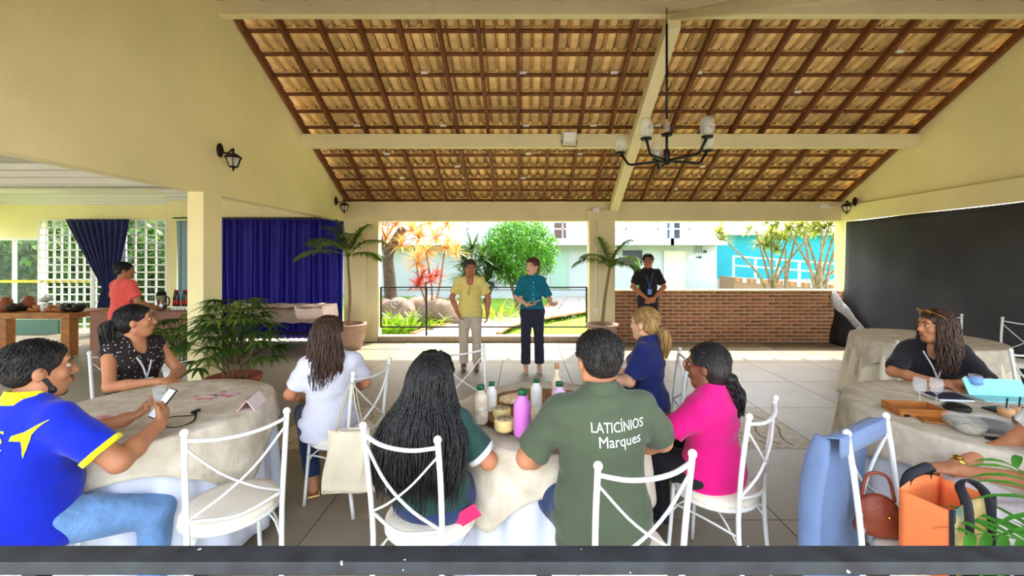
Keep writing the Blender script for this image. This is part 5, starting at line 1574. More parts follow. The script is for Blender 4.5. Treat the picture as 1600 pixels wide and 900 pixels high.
for P_ in (P1, P2): MB().tube([(a, b, 0.002) for a, b in bez([(a, b, 0) for a, b in P_], 12) for a, b in ((a, b),)] if False else [(v.x, v.y, 0.002) for v in bez([(a, b, 0) for a, b in P_], 12)], 0.006, 6, flat=0.3).build('strap', M_black, t)
MB().box((P1[-1][0], P1[-1][1], 0.008), (0.02, 0.05, 0.012)).build('clip', M_black, t)

# ---- right table things
x, y = tp(1428, 645)
t = thing('wooden_tray', 'small open wooden box tray on the right table', 'tray', (x, y, TZ), -0.15)
w, l, h = 0.24, 0.15, 0.045
MB().box((0, 0, 0.005), (w, l, 0.01)).build('base', M_rustic, t)
for sx in (-1, 1): MB().box((sx * w / 2, 0, h / 2), (0.01, l, h)).build('side', M_rustic, t)
for sy in (-1, 1): MB().box((0, sy * l / 2, h / 2), (w, 0.01, h)).build('side', M_rustic, t)
for px, py, la in ((1437, 632, 'wine glass standing before the wooden tray'), (1463, 633, 'wine glass beside the badge of the woman in black')):
    x, y = tp(px, py); stem_glass(x, y - 0.16 if False else y, la)
def bowl(px, py, r, m, label):
    x, y = tp(px, py)
    t = thing('lidded_bowl', label, 'bowl', (x, y, TZ), 0, 'clear lidded bowls')
    MB().lathe([(0, 0), (r * 0.75, 0), (r, 0.05), (r * 0.97, 0.05), (r * 0.72, 0.005), (0, 0.005)], 24).build('bowl', M_clear, t)
    MB().lathe([(0, 0.006), (r * 0.72, 0.006), (r * 0.92, 0.042), (r * 0.5, 0.05), (0, 0.052)], 24).build('contents', m, t)
    MB().lathe([(r * 1.02, 0.05), (r * 1.0, 0.058), (r * 0.8, 0.072), (0, 0.076)], 24).build('lid', M_clear, t)
M_olives = mat('pale_nuts', S(206, 196, 166), 0.5, col2=S(150, 140, 110), vscale=60, bump=1, bscale=60)
bowl(1502, 668, 0.075, M_olives, 'clear lidded bowl of pale nuts'); bowl(1515, 676, 0.07, M_olives, 'clear lidded bowl of pale nuts in front of the other')
bowl(1548, 672, 0.085, mat('dark_olives', S(64, 44, 44), 0.3, var=0.4, vscale=60, bump=1, bscale=60), 'clear lidded bowl of dark olives')
x, y = tp(1495, 640)
tag(MB().lathe([(0, 0), (0.06, 0), (0.065, 0.02), (0.05, 0.032), (0, 0.036)], 24).build('pot_cover', M_black, None, (x, y, TZ)), 'round black pot cover on the beige overlay', 'cover')
def knife(px, py, rz, label):
    x, y = tp(px, py)
    t = thing('table_knife', label, 'knife', (x, y, TZ), rz)
    MB().box((-0.06, 0, 0.008), (0.11, 0.022, 0.014)).build('handle', M_black, t, bev=0.004)
    MB().box((0.06, 0, 0.006), (0.13, 0.02, 0.002)).build('blade', mat('steel', S(190, 190, 190), 0.25, metal=1), t)
knife(1440, 650, 0.1, 'black handled knife beside the wooden tray'); knife(1585, 690, -0.25, 'black handled knife near the hands with the gold watch')
x, y = tp(1470, 660); 
tag(MB().box((0, 0, 0.006), (0.18, 0.09, 0.012)).build('cutting_board', M_rustic, None, (x, y, TZ), (0, 0, -0.4), bev=0.004), 'little wooden cutting board with a paper card', 'board')
tag(MB().box((0, 0, 0.0005), (0.07, 0.05, 0.001)).build('paper_card', M_badge, None, (x + 0.04, y - 0.02, TZ + 0.0135), (0, 0, -0.4)), 'small white card on the little cutting board', 'card')
x, y = tp(1480, 622)
t = thing('notebook', 'dark notebook with pale pages before the woman in black', 'notebook', (x, y, TZ), -0.1)
MB().box((0, 0, 0.008), (0.20, 0.14, 0.012)).build('pages', M_badge, t); MB().box((0, 0, 0.016), (0.205, 0.145, 0.004)).build('cover', mat('navy_cover', S(34, 40, 66), 0.5), t)
x, y = 3.12, 2.75
t = thing('turquoise_folder', 'turquoise card folder standing tilted on the right table', 'folder', (x, y, TZ), -0.15)
MB().box((0, 0, 0.055), (0.34, 0.006, 0.11), rot=(-0.5, 0, 0)).build('cover', mat('turquoise_card', S(138, 212, 214), 0.5), t)
MB().box((0, -0.07, 0.003), (0.34, 0.14, 0.005)).build('base_flap', MATS['turquoise_card'], t)
for px, py, m, la in ((1572, 650, mat('amber_jam', S(206, 140, 40), 0.2), 'small jar of amber jam with a spoon'), (1592, 648, MATS['amber_jam'], 'second small jar of amber jam beside the turquoise folder'), (1596, 666, mat('dark_jam', S(60, 24, 20), 0.2), 'small jar of dark jam')):
    x, y = tp(px, py)
    t = thing('jam_jar', la, 'jar', (x, y, TZ), 0, 'jam jars')
    MB().lathe([(0, 0), (0.034, 0), (0.036, 0.045), (0, 0.045)], 18).build('jam', m, t)
    MB().lathe([(0.037, 0), (0.038, 0.055), (0.036, 0.055)], 18).build('glass', M_clear, t)
    MB().tube([(0, 0, 0.04), (0.02, 0.01, 0.10)], 0.004, 6).build('spoon', M_black, t)
x, y = tp(1524, 616)
t = thing('water_tumbler', 'tall clear tumbler with a blue label beside the woman in black', 'glass', (x, y, TZ))
MB().lathe([(0, 0), (0.032, 0), (0.036, 0.13), (0.033, 0.13), (0.03, 0.005), (0, 0.005)], 20).build('glass', M_clear, t)
MB().lathe([(0.0365, 0.07), (0.0372, 0.115)], 20).build('sleeve_label', mat('blue_label', S(120, 160, 214), 0.5), t, solid=0.001)
x, y = tp(1560, 640)
tag(MB().box((0, 0, 0.005), (0.15, 0.075, 0.009)).build('mobile_phone', M_black, None, (x, y, TZ), (0, 0, 0.2), bev=0.003), 'black phone lying below the turquoise folder', 'phone')

# ---- tote bag on the chair post, jacket, orange bag
M_tote = mat('tote_canvas', S(228, 216, 188), 0.9, var=0.05, vscale=6, bump=0.2, bscale=80)
tb_ = thing('tote_bag', 'cream canvas tote bag hanging from the chair of the woman in the white tee', 'bag', (-1.115, 2.665, 0.0), 0.1)
def tote(u, v):
    a = 2 * PI * u; w = 0.125 + 0.04 * v; z = 0.60 - 0.40 * v
    return Vector((math.copysign(abs(math.cos(a)) ** 0.5, math.cos(a)) * w + 0.01 * math.sin(v * 6), math.sin(a) * (0.012 + 0.026 * math.sin(PI * min(1, v + 0.15))) + 0.006 * math.sin(9 * a + v * 5), z + 0.008 * math.sin(a * 2)))
MB().grid(tote, 64, 16, closed_u=True).build('bag_body', M_tote, tb_, solid=0.003)
MB().grid(lambda u, v: Vector(((u - 0.5) * 0.32, (v - 0.5) * 0.022, 0.203)), 12, 3).build('bag_bottom', M_tote, tb_, solid=0.003)
for sy in (-1, 1):
    MB().tube(bez([(-0.07, sy * 0.03, 0.60), (-0.035, sy * 0.03, 0.76), (0.015, sy * 0.02 + 0.022, 0.905), (0.05, sy * 0.03, 0.76), (0.085, sy * 0.03, 0.60)], 18), 0.012, 6, flat=0.25).build('strap', M_tote, tb_)
M_jacket = cloth('blue_grey_jacket', S(102, 122, 158), 0.06, 0.25, 5)
jk = thing('jacket', 'blue grey jacket hung over the back of the chair with the orange bag', 'jacket', (1.68, 1.66, 0.0), face_dir(0.50, -0.86))
def jak(u, v):
    s_ = v * 1.02 - 0.10
    x = -0.16 + 0.44 * u + 0.09 * (u - 0.3) * max(0, s_)
    if s_ < 0: return Vector((x, -0.242 + 0.02 * (s_ + 0.1), 0.955 + s_ * 0.9))
    return Vector((x, -0.30 - 0.055 * min(1, s_ * 3) * math.sin(u * 7 + 0.5) * 0.5 - 0.05 * s_, 0.955 - s_ - 0.05 * s_ * math.sin(u * 5)))
MB().grid(jak, 44, 34).build('jacket_panel', M_jacket, jk, solid=0.008)
MB().tube(bez([(0.27, -0.31, 0.93), (0.30, -0.34, 0.70), (0.31, -0.345, 0.42)], 12), [0.03, 0.04, 0.045, 0.047, 0.048, 0.048, 0.048, 0.047, 0.046, 0.045, 0.044, 0.043], 12, flat=0.5).build('jacket_sleeve', M_jacket, jk)
M_or = mat('orange_fabric', S(240, 126, 70), 0.6, var=0.06); M_bagblk = mat('bag_black', S(32, 34, 40), 0.7)
M_print = mat('printed_panel', S(206, 168, 96), 0.6, col2=S(64, 96, 80), vscale=7)
ob = thing('shopping_bag', 'orange shopping bag with black straps and a printed side on the chair seat', 'bag', (1.665, 1.64, 0.503), 0.35)
w, l, h = 0.27, 0.16, 0.27
def panel(fn, m, n='panel'): return MB().grid(fn, 8, 8).build(n, m, ob, solid=0.005)
panel(lambda u, v: Vector(((u - .5) * w, -l / 2 - 0.01 * math.sin(v * 3), h * v + 0.02 * math.sin(PI * u) * v)), M_print, 'printed_side')
panel(lambda u, v: Vector(((u - .5) * w, l / 2, h * v + 0.03 * math.sin(PI * u) * v)), M_or)
panel(lambda u, v: Vector((-w / 2, (u - .5) * l, h * v)), M_or, 'end_panel'); panel(lambda u, v: Vector((w / 2, (u - .5) * l, h * v)), M_or, 'end_panel')
panel(lambda u, v: Vector(((u - .5) * w, (v - .5) * l, 0.004)), M_or, 'bottom')
panel(lambda u, v: Vector(((u - .5) * w * 0.98, (v - .5) * l * 0.96, h * 0.55)), mat('bag_lining', S(236, 200, 186), 0.8), 'lining')
for sx in (-1, 1): MB().b2((sx * w / 2 - 0.008, -l / 2 - 0.008, 0), (sx * w / 2 + 0.008, -l / 2 + 0.004, h + 0.005)).build('edge_trim', M_bagblk, ob)
for sy in (-1, 1):
    MB().tube(bez([(-0.07, sy * (l / 2 + 0.012), 0.02), (-0.07, sy * (l / 2 + 0.015), h), (-0.04, sy * 0.06, h + 0.07), (0.04, sy * 0.06, h + 0.07), (0.07, sy * (l / 2 + 0.015), h), (0.07, sy * (l / 2 + 0.012), 0.02)], 26), 0.018, 6, flat=0.22).build('strap', M_bagblk, ob)
hb = thing('leather_handbag', 'reddish brown leather handbag tucked behind the orange bag', 'bag', (1.535, 1.80, 0.503), -0.35)
s_ = SDF(); s_.ell((0, 0, 0.10), (0.10, 0.045, 0.11), 0.02); s_.cone((-0.07, 0, 0.03), (0.07, 0, 0.03), 0.035, 0.035, 0.02)
hb.scale = (0.85, 0.85, 0.85)
sdf_obj('bag_body', s_, mat('red_leather', S(132, 60, 38), 0.4, var=0.15, bump=0.2, bscale=60), hb, 0.01)
MB().tube(bez([(-0.07, 0, 0.18), (-0.04, 0, 0.30), (0.04, 0, 0.30), (0.07, 0, 0.18)], 14), 0.008, 6).build('handle', MATS['red_leather'], hb)
MB().ball((0.03, -0.05, 0.12), 0.01, 6).build('stud', mat('brass', S(206, 168, 86), 0.3, metal=1), hb)

# ---- annex serving things
def ax(px, py, z, off=0):
    d = (CAM_H - z) * 650 / (py - 403.0); return PX(px, d), d
z = 0.895
t = thing('thermos', 'steel thermos jug with a black lid on the serving table', 'thermos', (PX(252, 6.5), 6.5, z))
MB().lathe([(0, 0), (0.065, 0), (0.068, 0.02), (0.066, 0.22), (0, 0.22)], 20).build('body', mat('steel', S(190, 190, 190), 0.25, metal=1), t)
MB().lathe([(0.066, 0.22), (0.06, 0.26), (0.045, 0.285), (0, 0.29)], 20).build('lid', M_black, t)
MB().tube(bez([(0.066, 0, 0.20), (0.12, 0, 0.18), (0.12, 0, 0.08), (0.066, 0, 0.05)], 10), 0.010, 6).build('handle', M_black, t)
for i, px in enumerate((274, 281, 288, 295)):
    t = thing('soda_bottle', 'dark soda bottle with a red label on the serving table', 'bottle', (PX(px, 6.6), 6.6 - 0.05 * (i % 2), z), 0, 'soda bottles on the serving table')
    MB().lathe([(0, 0), (0.030, 0), (0.033, 0.02), (0.032, 0.17), (0.018, 0.25), (0.014, 0.28), (0, 0.28)], 16).build('body', mat('cola', S(36, 16, 12), 0.1), t)
    MB().lathe([(0.0335, 0.07), (0.0335, 0.14)], 16).build('label_band', mat('red_label', S(190, 36, 34), 0.4), t, solid=0.001)
    MB().lathe([(0, 0.278), (0.017, 0.278), (0.017, 0.30), (0, 0.30)], 12).build('cap', MATS['red_label'], t)
for i, px in enumerate((275, 281, 287, 293, 270)):
    t = thing('white_cup', 'small white cup in the row before the soda bottles', 'cup', (PX(px, 6.4), 6.4, z), 0, 'cups on the serving table')
    MB().lathe([(0, 0), (0.022, 0), (0.032, 0.06), (0.03, 0.06), (0.02, 0.004), (0, 0.004)], 16).build('cup', M_white, t)
zb_ = 0.742
rr = random.Random(91)
for px, kind in ((8, 'j'), (22, 'b'), (44, 'j'), (58, 'p'), (70, 'f'), (82, 'p'), (96, 'p'), (108, 'b'), (120, 'b'), (32, 'b')):
    yy = 7.5 + rr.uniform(-0.1, 0.15); x = PX(px, yy)
    if kind == 'j':
        t = thing('clay_jug', 'round clay jug on the rustic buffet table', 'jug', (x, yy, zb_), 0, 'jugs on the buffet')
        MB().lathe([(0, 0), (0.07, 0), (0.11, 0.08), (0.09, 0.17), (0.05, 0.22), (0.06, 0.26), (0, 0.26)], 18).build('body', mat('red_clay', S(150, 80, 50), 0.5), t)
        MB().tube(bez([(0.06, 0, 0.24), (0.13, 0, 0.2), (0.10, 0, 0.1)], 8), 0.012, 6).build('handle', MATS['red_clay'], t)
    elif kind == 'b':
        t = thing('dark_bowl', 'dark serving bowl on the rustic buffet table', 'bowl', (x, yy, zb_), 0, 'bowls on the buffet')
        MB().lathe([(0, 0), (0.07, 0), (0.14, 0.09), (0.13, 0.09), (0.065, 0.01), (0, 0.01)], 20).build('bowl', M_bronze, t)
        s_ = SDF(); 
        for q in range(7): s_.ell((rr.uniform(-.07, .07), rr.uniform(-.07, .07), 0.08 + rr.uniform(0, .04)), (0.045, 0.045, 0.04), 0.01)
        sdf_obj('food', s_, mat('dark_fruit', S(50, 44, 36), 0.5, var=0.3, vscale=20), t, 0.014)
    elif kind == 'f':
        t = thing('flower_vase', 'white flowers in a small vase on the rustic buffet table', 'vase', (x, yy, zb_))
        MB().lathe([(0, 0), (0.05, 0), (0.06, 0.08), (0.03, 0.14), (0, 0.14)], 16).build('vase', M_white, t)
        mb = MB()
        for q in range(40): blade(mb, (0, 0, 0.16), (rr.uniform(-1, 1), rr.uniform(-1, 1), rr.uniform(0.1, 1)), 0.15, 0.06, 0.3, 3)
        mb.build('flowers', M_white, t)
    else:
        t = thing('bread_basket', 'woven basket of bread on the rustic buffet table', 'basket', (x, yy, zb_), 0, 'baskets on the buffet')
        MB().lathe([(0, 0), (0.08, 0), (0.12, 0.06), (0.11, 0.06), (0.075, 0.01), (0, 0.01)], 18).build('basket', M_rustic, t)
        s_ = SDF()
        for q in range(5): s_.ell((rr.uniform(-.06, .06), rr.uniform(-.06, .06), 0.06 + rr.uniform(0, .03)), (0.05, 0.035, 0.03), 0.006)
        sdf_obj('bread', s_, mat('bread', S(178, 120, 62), 0.7, var=0.25, vscale=14), t, 0.012)
# ================================================================== people
Tshirt_blue = cloth('royal_blue', S(16, 38, 176), 0.08, 0.3, 7)
M_yel = cloth('yellow_trim', S(242, 234, 30), 0.04)
# ---- man in the blue polo, phone in hand
P = person('man in a royal blue polo with yellow collar looking up from his phone', (-2.17, 1.80, 0), (0.12, 0.99), k=1.0, w=1.16, slouch=0.03, head=(-30, 0, 0), sk=SK_mid, hair_m=HA_black, hair='short',
           shirt=Tshirt_blue, sleeve=0.72, hem=0.46, pants=M_denim_light, shoe=M_bagblk, collar=M_yel, trim=M_yel, belly=0.03, h=0.0065, lean=4,
           J=dict(eR=(0.36, 0.10, 0.79), wR=(0.30, 0.33, 0.86), eL=(-0.20, 0.20, 0.80), wL=(0.06, 0.37, 0.86), kR=(0.30, 0.32, 0.44), aR=(0.32, 0.28, 0.09)),
           hands=dict(R=((-0.35, 0.75, 0.5), (-1, 0, 0.2), (-0.2, 0.4, 1), 0.9), L=((0.75, 0.45, 0.35), (0.1, 0.1, 1), (-0.2, 1, 0.2), 0.8)))
r = P['root']
bd_ = SDF(); hp = P['hp']
for sx in (-1, 1):
    bd_.cone(hp(sx * 0.064, 0.012, -0.035), hp(sx * 0.052, 0.03, -0.082), 0.012, 0.016, 0.01)
    bd_.cone(hp(sx * 0.052, 0.03, -0.085), hp(0, 0.066, -0.108), 0.017, 0.018, 0.01)
bd_.cone(hp(-0.02, 0.094, -0.046), hp(0.02, 0.094, -0.046), 0.006, 0.006, 0.006)
sdf_obj('beard', bd_, HA_black, r, 0.006)
project_text(P['shirt'], 'IS', 0.075, (0.055, -0.3, 0.945), (0, -1, 0), (0, 0, 1), M_yel, r, 'emblem', extra=[(0.045, 0.012), (0.048, 0.030), (0.085, 0.042), (0.165, 0.088), (0.112, 0.030), (0.098, -0.010), (0.092, -0.062), (0.078, 0.006)])
project_text(P['shirt'], 'DOS', 0.03, (0.055, -0.3, 0.905), (0, -1, 0), (0, 0, 1), M_cord_white, r, 'lettering')
wm = Matrix.Translation(Vector((-2.17, 1.80, 0))) @ Matrix.Rotation(face_dir(0.12, 0.99), 4, 'Z')
pc = wm @ Vector((0.20, 0.445, 0.925))
ph = thing('mobile_phone', 'black phone with a lit chat screen held by the man in blue', 'phone', pc, 0)
ph.rotation_euler = (math.radians(52), 0, math.radians(-28))
MB().box((0, 0, 0), (0.076, 0.158, 0.009)).build('case', M_black, ph, bev=0.004)
scm = mat('phone_screen', S(196, 200, 214), 0.2, col2=S(226, 224, 232), vscale=20, stretch=(1, 6, 1))
scm.node_tree.nodes['Principled BSDF'].inputs['Emission Color'].default_value = (0.7, 0.72, 0.8, 1); scm.node_tree.nodes['Principled BSDF'].inputs['Emission Strength'].default_value = 0.35
MB().box((0, 0, 0.0055), (0.068, 0.148, 0.001)).build('screen', scm, ph)

# ---- woman in the dotted top
def dots(name, base, dot, scale, rad):
    m = mat(name, base, 0.85, var=0.05, bump=0.2, bscale=9)
    N, L = m.node_tree.nodes, m.node_tree.links
    tc = N.new('ShaderNodeTexCoord'); vo = N.new('ShaderNodeTexVoronoi'); vo.inputs['Scale'].default_value = scale
    L.new(tc.outputs['Object'], vo.inputs['Vector'])
    lt = N.new('ShaderNodeMath'); lt.operation = 'LESS_THAN'; lt.inputs[1].default_value = rad
    L.new(vo.outputs['Distance'], lt.inputs[0])
    mx = N.new('ShaderNodeMix'); mx.data_type = 'RGBA'; mx.inputs[6].default_value = (*base, 1); mx.inputs[7].default_value = (*dot, 1)
    L.new(lt.outputs[0], mx.inputs[0]); L.new(mx.outputs[2], N['Principled BSDF'].inputs['Base Color'])
    return m
M_dots = dots('dotted_black', S(34, 26, 28), S(206, 190, 180), 46, 0.22)
P = person('woman in a sleeveless black dotted top with a white lanyard, dark ponytail', (-3.0, 3.22, 0), (0.93, -0.36), k=0.98, w=1.08, female=True, head=(52, 6, 0), sk=SK_tan, hair_m=HA_black, hair='pony',
           shirt=M_dots, sleeveless=True, hem=0.48, pants=M_denim, shoe=M_bagblk, neckline=0.10,
           J=dict(eR=(0.23, 0.16, 0.80), wR=(0.04, 0.38, 0.81), eL=(-0.22, 0.16, 0.80), wL=(-0.02, 0.40, 0.81)))
lanyard(P, M_cord_white, M_badge, 0.28)
mb = MB(); hp = P['hp']
lock(mb, [hp(0, -0.10, 0.035), hp(0, -0.16, 0.0), hp(0.01, -0.16, -0.12), hp(0.0, -0.14, -0.24)], [0.022, 0.045, 0.05, 0.03], 90, 0.006, 0.006, 5)
mb.build('ponytail', HA_black, P['root'])

# ---- woman in the white tee, seen from behind
M_wt = cloth('white_tee', S(206, 206, 218), 0.03, 0.35, 8)
P = person('woman in a white tee and jeans with long brown hair and gold sandals', (-1.36, 2.93, 0), (-0.50, 0.86), k=0.98, w=1.04, female=True, slouch=0.05, head=(-38, 0, 0), sk=SK_tan, hair_m=HA_brown, hair='full',
           shirt=M_wt, sleeve=0.72, hem=0.47, pants=M_denim, face=True,
           J=dict(aR=(0.06, 0.12, 0.09), aL=(-0.10, 0.14, 0.09), kR=(0.12, 0.40, 0.52), kL=(-0.14, 0.38, 0.53), eL=(-0.25, 0.02, 0.79), wL=(-0.16, 0.24, 0.68), eR=(0.25, 0.04, 0.79), wR=(0.14, 0.25, 0.68)))
mb = MB(); hp = P['hp']
for i in range(11):
    a = -1.25 + 2.5 * i / 10
    sx, cy = math.sin(a), -math.cos(a)
    lock(mb, [hp(sx * 0.05, cy * 0.06 - 0.01, 0.115), hp(sx * 0.088, cy * 0.10 - 0.015, 0.03), hp(sx * 0.095, cy * 0.108 - 0.015, -0.09), hp(sx * 0.12, cy * 0.125 - 0.02, -0.20), hp(sx * 0.105 + 0.01, cy * 0.14 - 0.02, -0.32 - 0.03 * math.cos(a * 3))], [0.012, 0.022, 0.028, 0.034, 0.02], 50, 0.0045, 0.007, 20 + i)
mb.build('long_hair', HA_brown, P['root'])
M_gold = mat('gold_sandal', S(196, 158, 100), 0.35, metal=0.6)
for q in 'RL':
    an = P['D']['a' + q]
    MB().box((an[0], an[1] + 0.05, 0.012), (0.085, 0.25, 0.018)).build('sandal_sole', M_gold, P['root'], bev=0.008)
    for yy, zz in ((0.11, 0.035), (0.03, 0.07)):
        MB().tube(bez([(an[0] - 0.045, an[1] + yy, 0.015), (an[0] - 0.03, an[1] + yy, zz + 0.02), (an[0] + 0.03, an[1] + yy, zz + 0.02), (an[0] + 0.045, an[1] + yy, 0.015)], 10), 0.006, 6).build('sandal_strap', M_gold, P['root'])

# ---- woman with very long black hair, dark green polo
M_dkgreen = cloth('bottle_green', S(36, 66, 60), 0.1, 0.3, 8)
P = person('woman in a dark green polo with very long loose black hair', (-0.44, 2.04, 0), (0.40, 0.92), k=0.97, w=1.18, female=True, slouch=0.09, head=(2, -4, 0), sk=SK_tan, hair_m=HA_black, hair='full',
           shirt=M_dkgreen, sleeve=0.78, hem=0.575, pants=M_denim, shoe=M_bagblk, face=False, trim=M_cord_white, h=0.0065,
           J=dict(eR=(0.29, 0.05, 0.76), wR=(0.20, 0.27, 0.74)))
mb = MB(); hp = P['hp']
for i in range(17):
    a = -1.45 + 2.9 * i / 16
    sx, cy = math.sin(a), -math.cos(a)
    wx = sx * 0.215 if abs(sx) > 0.2 else sx * 0.19
    e = 0.52 + 0.07 * math.sin(i * 2.1) - 0.06 * abs(sx)
    lock(mb, [hp(sx * 0.04, cy * 0.05 - 0.01, 0.122), hp(sx * 0.092, cy * 0.105 - 0.015, 0.04), hp(sx * 0.105, cy * 0.115 - 0.02, -0.08), hp(wx * 0.86, cy * 0.15 - 0.04, -0.20), hp(wx, cy * 0.09 - 0.115, -0.36), hp(wx * 0.95, cy * 0.08 - 0.12, -e)],
         [0.012, 0.02, 0.028, 0.04, 0.044, 0.028], 60, 0.0046, 0.007, 40 + i, m=15)
mb.build('long_hair', HA_black, P['root'])
MB().box((0.07, -0.142, 0.60), (0.07, 0.008, 0.04), rot=(0, 0, 0.35)).build('leather_patch', mat('tan_belt', S(176, 116, 66), 0.5), P['root'])
tag(MB().box((-0.255, 1.895, 0.525), (0.066, 0.012, 0.12), rot=(0.15, 1.0, 0.1)).build('mobile_phone', mat('pink_case', S(236, 44, 98), 0.4), None, bev=0.008), 'phone in a hot pink case in the back pocket of the long haired woman', 'phone')

# ---- man in the olive lettered shirt
M_olive = cloth('olive', S(72, 82, 62), 0.07, 0.4, 7)
P = person('man in an olive shirt with white lettering across the back', (0.345, 1.84, 0), (-0.14, 0.99), k=1.03, w=1.14, slouch=0.03, head=(6, -2, 0), sk=SK_tan, hair_m=HA_grey, hair='short',
           shirt=M_olive, sleeve=0.80, hem=0.44, pants=M_denim, shoe=M_bagblk, collar=M_olive, face=True, belly=0.02, h=0.0065, lean=2,
           J=dict(eL=(-0.31, 0.07, 0.78), wL=(-0.20, 0.26, 0.68), eR=(0.33, 0.10, 0.80), wR=(0.22, 0.27, 0.70), kL=(-0.26, 0.40, 0.55), aL=(-0.24, 0.30, 0.09)))
M_letter = mat('white_print', S(240, 240, 236), 0.6)
project_text(P['shirt'], 'LATICÍNIOS', 0.056, (0.035, -0.4, 0.985), (0, -1, 0), (0, 0, 1), M_letter, P['root'], squash=0.82)
project_text(P['shirt'], 'Marques', 0.060, (0.04, -0.4, 0.928), (0, -1, 0), (0, 0, 1), M_letter, P['root'], squash=0.95)

# ---- woman in bright pink
M_pink = cloth('magenta', S(206, 18, 116), 0.05, 0.3, 8)
P = person('woman in a bright pink shirt with red glasses and a gathered dark braid', (1.03, 2.30, 0), (-0.60, 0.80), k=0.96, w=1.10, female=True, slouch=0.09, head=(17, -3, 0), sk=SK_dark, hair_m=HA_grey, hair='full',
           shirt=M_pink, sleeve=0.85, hem=0.44, pants=mat('black_trousers', S(30, 28, 32), 0.8), shoe=M_bagblk, collar=M_pink, h=0.0065,
           J=dict(eL=(-0.26, 0.10, 0.78), wL=(-0.14, 0.30, 0.74)))
mb = MB(); hp = P['hp']; rr = random.Random(77)
for i in range(6):
    c = hp(0.012 + 0.004 * i, -0.115 - 0.006 * i, -0.06 - 0.036 * i)
    mb.ball(c, 0.04 - 0.004 * i, 8, (1.05, 0.9, 0.8))
lock(mb, [hp(0.012, -0.10, -0.04), hp(0.02, -0.15, -0.14), hp(0.035, -0.15, -0.27)], [0.035, 0.038, 0.02], 60, 0.006, 0.012, 78)
mb.build('braid', HA_black, P['root'])
gl_ = MB()
for sx in (-1, 1):
    gl_.tube([hp(sx * 0.034 + 0.024 * math.cos(a), 0.108, 0.008 + 0.019 * math.sin(a)) for a in [2 * PI * i / 16 for i in range(16)]], 0.0028, 6, closed=True)
    gl_.tube([hp(sx * 0.058, 0.106, 0.014), hp(sx * 0.082, 0.06, 0.014), hp(sx * 0.084, -0.01, 0.008)], 0.0025, 6)
gl_.tube([hp(-0.01, 0.109, 0.012), hp(0.01, 0.109, 0.012)], 0.0025, 6)
gl_.build('glasses', mat('red_frame', S(150, 40, 44), 0.3), P['root'])

# ---- blond woman in navy
M_navyp = cloth('navy_polo', S(28, 38, 92), 0.08, 0.3, 8)
P = person('blond woman in a navy top with a low ponytail and hoop earrings', (0.97, 3.27, 0), (-0.82, 0.57), k=0.98, w=1.05, female=True, slouch=0.03, head=(-8, -2, 0), sk=SK_light, hair_m=HA_blond, hair='pony',
           shirt=M_navyp, sleeve=0.8, hem=0.48, pants=M_denim, shoe=M_bagblk, collar=M_navyp)
mb = MB(); hp = P['hp']
lock(mb, [hp(0, -0.10, -0.02), hp(0, -0.155, -0.05), hp(0.01, -0.16, -0.15), hp(0.015, -0.14, -0.26)], [0.02, 0.038, 0.04, 0.02], 80, 0.006, 0.005, 81)
mb.build('ponytail', HA_blond, P['root'])
MB().tube([hp(0.008 * math.cos(a), -0.118 + 0.012 * math.cos(a), -0.026 + 0.026 * math.sin(a)) for a in [2 * PI * i / 12 for i in range(12)]], 0.006, 6, closed=True).build('hair_tie', M_bagblk, P['root'])
for sx in (-1, 1):
    MB().tube([hp(sx * 0.086, -0.006 + 0.02 * math.cos(a), -0.062 + 0.022 * math.sin(a)) for a in [2 * PI * i / 16 for i in range(16)]], 0.0028, 6, closed=True).build('earring', mat('brass', S(206, 168, 86), 0.3, metal=1), P['root'])
lanyard(P, M_cord_white, M_badge, 0.22)

# ---- woman in black at the right table
M_blk = cloth('black_blouse', S(34, 30, 34), 0.1, 0.3, 8)
P = person('woman in a black blouse with sunglasses on her long brown hair', (3.22, 3.26, 0), (-0.62, -0.78), k=0.99, w=1.02, female=True, slouch=0.04, head=(-58, -1, 0), sk=SK_tan, hair_m=HA_brown, hair='full',
           shirt=M_blk, sleeve=0.92, hem=0.48, pants=M_denim, shoe=M_bagblk, neckline=0.11, lean=6,
           J=dict(eR=(0.26, 0.22, 0.82), wR=(0.02, 0.40, 0.82), eL=(-0.26, 0.22, 0.82), wL=(-0.02, 0.44, 0.83)))
lanyard(P, M_cord_white, M_badge, 0.24, 0.165)
mb = MB(); hp = P['hp']
for i in range(12):
    a = -2.0 + 4.0 * i / 11
    sx, cy = math.sin(a), -math.cos(a)
    lock(mb, [hp(sx * 0.04, cy * 0.05 - 0.02, 0.118), hp(sx * 0.09, cy * 0.10 - 0.015, 0.03), hp(sx * 0.098, cy * 0.105 - 0.01, -0.10), hp(sx * 0.125, cy * 0.12 + 0.01, -0.22), hp(sx * 0.13, cy * 0.12 + 0.03, -0.34)], [0.012, 0.02, 0.026, 0.032, 0.02], 40, 0.0045, 0.010, 100 + i)
mb.build('long_hair', HA_brown, P['root'])
sg = MB()
for sx in (-1, 1):
    c = Vector(hp(sx * 0.036, 0.075, 0.112)); R_ = Matrix(P['HR'].tolist()) @ Matrix.Rotation(math.radians(-40), 3, 'X')
    sg.ball(c, 0.028, 8, (1, 0.25, 0.75), R_)
    sg.tube([hp(sx * 0.064, 0.07, 0.112), hp(sx * 0.09, 0.02, 0.08), hp(sx * 0.09, -0.03, 0.04)], 0.003, 6)
sg.build('sunglasses', mat('amber_lens', S(150, 104, 40), 0.15), P['root'])

